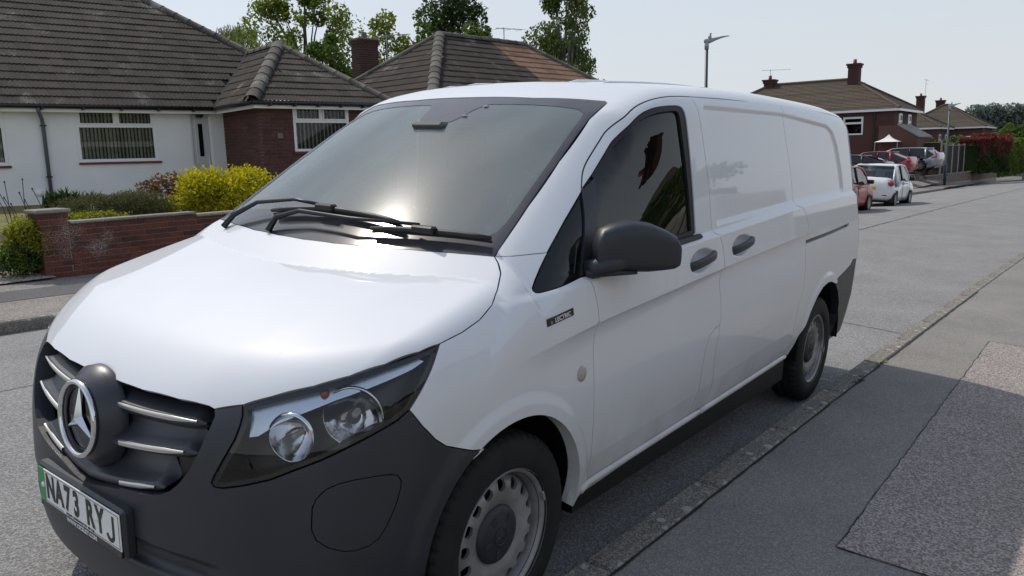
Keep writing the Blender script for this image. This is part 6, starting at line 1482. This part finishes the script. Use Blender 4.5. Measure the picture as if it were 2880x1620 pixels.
    # pillars and rails in body colour, sitting just proud of the glass
    def line(idx, j, w, nm='pillar', m_=None):
        mb = MB(); P = [V[i*7+j] for i in idx]; mb.tube([(p[0], p[1]*1.005, p[2]+.004) for p in P], w, 6); mb.obj(nm, m_ or paint, c, True)
    for j in (1, 5): line(range(len(st)), j, .030)
    for s in (-1, 1):
        for fx, wd, m_ in ((.50, .035, 'van_black'), (.97, .07, paint)):
            x = ws1+.05+(rf1-ws1)*fx; zt = float(np.interp(x, [q[0] for q in st], [q[1] for q in st]))-.03
            MB().tube([(x+.04, s*W*.478, float(top(x))-.02), (x, s*W*.388, zt)], wd, 6).obj('pillar', m_, c, True)
        MB().bbox((ws0+.42, s*(W*.5+.10)-.09, belt+.0), (ws0+.58, s*(W*.5+.10)+.09, belt+.13), .03).obj('door_mirror', 'van_black' if paint in ('paint_maroon', 'paint_white') else paint, c)
        MB().tube([(ws0+.55, s*W*.492, belt-.10), (L*.5, s*W*.503, belt-.095), (L-.75, s*W*.498, belt-.06)], .008, 4).obj('waist_line', 'van_rubber', c)
        for hx in (ws1+.65, rf1-.15): MB().bbox((hx-.08, s*W*.5-.015, belt-.15), (hx+.08, s*W*.5+.02, belt-.11), .008).obj('door_handle', paint, c)
        for dx in (ws0+.35, (ws1+rf1)/2+.05, rf1+.12): MB().tube([(dx, s*W*.499, .30), (dx, s*W*.503, .6), (dx, s*W*.488, belt-.03)], .006, 4).obj('door_gap', 'van_rubber', c)
    zt = tail
    for s in (-1, 1):
        if lamp == 'tall': MB().tube([(L-.42, s*W*.475, .82), (L-.16, s*W*.445, .86), (L-.17, s*W*.43, 1.02), (L-.33, s*W*.405, 1.30)], [.05, .075, .055, .035], 8).obj('tail_lamp', 'lamp_red', c, True)
        else: MB().lathe([(0, .11), (.06, .095), (.10, .055), (.115, 0), (.10, -.055), (.06, -.095), (0, -.11)], 16, M=Matrix.Translation((L-.14, s*W*.425, zt-.13)) @ Matrix.Diagonal((1.35, 1.0, 1.0, 1))).obj('tail_lamp', 'lamp_red', c, True)
        MB().bbox((.05, s*W*.36-.12, hood-.26), (.30, s*W*.36+.12, hood-.12), .05).obj('headlamp', 'lens_grey', c)
        if lamp != 'tall': MB().bbox((L-.07, s*W*.33-.08, .40), (L+.005, s*W*.33+.08, .47), .02).obj('fog_lamp', 'lamp_red', c)
    MB().bbox((L-.03, -.26, .62), (L+.02, .26, .73), .005).obj('rear_plate', rear_plate, c); MB().bbox((-.02, -.26, .40), (.02, .26, .51), .005).obj('front_plate', 'plate_white', c)
    MB().bbox((rf1-.05, -W*.36, H-.075), (rf1+.13, W*.36, H-.035), .015).obj('roof_spoiler', paint, c)
    MB().box((.30, -W*.40, .17), (L-.25, W*.40, .30)).obj('underside', 'van_black', c)
    for x in (1.6, 2.4):
        for s in (-1, 1): MB().bbox((x, s*.36-.2, .55), (x+.14, s*.36+.2, 1.05), .04).bbox((x+.02, s*.36-.11, 1.06), (x+.12, s*.36+.11, 1.24), .03).obj('seat', 'cabin', c)
    return c
def road_at(x, y): return ROAD @ Matrix.Translation((x, y, zroad(y)))
FY0 = 4.62
car('hatchback_car', road_at(30.25, FY0), math.pi, 'paint_white', 'small white hatchback parked across the road, seen from behind', L=3.67, W=1.66, H=1.50, lamp='round', tail=.98)
car('hatchback_car', road_at(24.95, 4.75), math.pi, 'paint_maroon', 'dark red hatchback half hidden behind the rear of the van', L=3.45, W=1.62, H=1.46)
zd = -.95
P = at_bearing(2470, 450, 48)
car('hatchback_car', Matrix.Translation((P[0], P[1], -.33)), rad(-95), 'paint_red', 'bright red hatchback on the drive behind the white hatchback', L=4.2, W=1.75, H=1.44, rf1=3.0, rg=3.9, wb=(.85, 3.45), r=.31, glassm='car_glass_dark', group='cars on the drive', belt=.95, tail=1.0)
P = at_bearing(2538, 450, 51)
car('estate_car', Matrix.Translation((P[0], P[1], -.17)), rad(-95), 'paint_silver', 'silver estate car with tall red tail lamps in front of the dark fence', L=4.75, W=1.85, H=1.46, rf1=3.95, rg=4.45, wb=(.9, 3.7), r=.33, glassm='car_glass_dark', group='cars on the drive', lamp='tall', belt=.98, hood=.92, tail=1.02, ws0=1.15, ws1=1.95)
P = at_bearing(2400, 450, 45)
car('saloon_car', Matrix.Translation((P[0], P[1], -.42)), rad(-95), 'paint_black', 'black car mostly hidden behind the rear corner of the van', L=4.3, W=1.75, H=1.40, glassm='car_glass_dark', group='cars on the drive', wb=(.85, 3.45))
car('coupe_car', road_at(6.6, 4.72), 0., 'paint_pale', 'pale silver car across the road seen through the van windscreen', L=4.3, W=1.72, H=1.42, ws0=1.15, ws1=1.85, rf1=2.9, rg=3.75, wb=(.85, 3.4), r=.31)
P = at_bearing(2500, 470, 50); strip('far_drive', [P[0]-9, P[0]+5.2], [FK+1.2, FK+2.6, P[1]+6], lambda x, y: -1.05+.75*sst(np.array(y), FK+.9, P[1]+.5)+.0, 'far_footway', Matrix(), kind='structure')
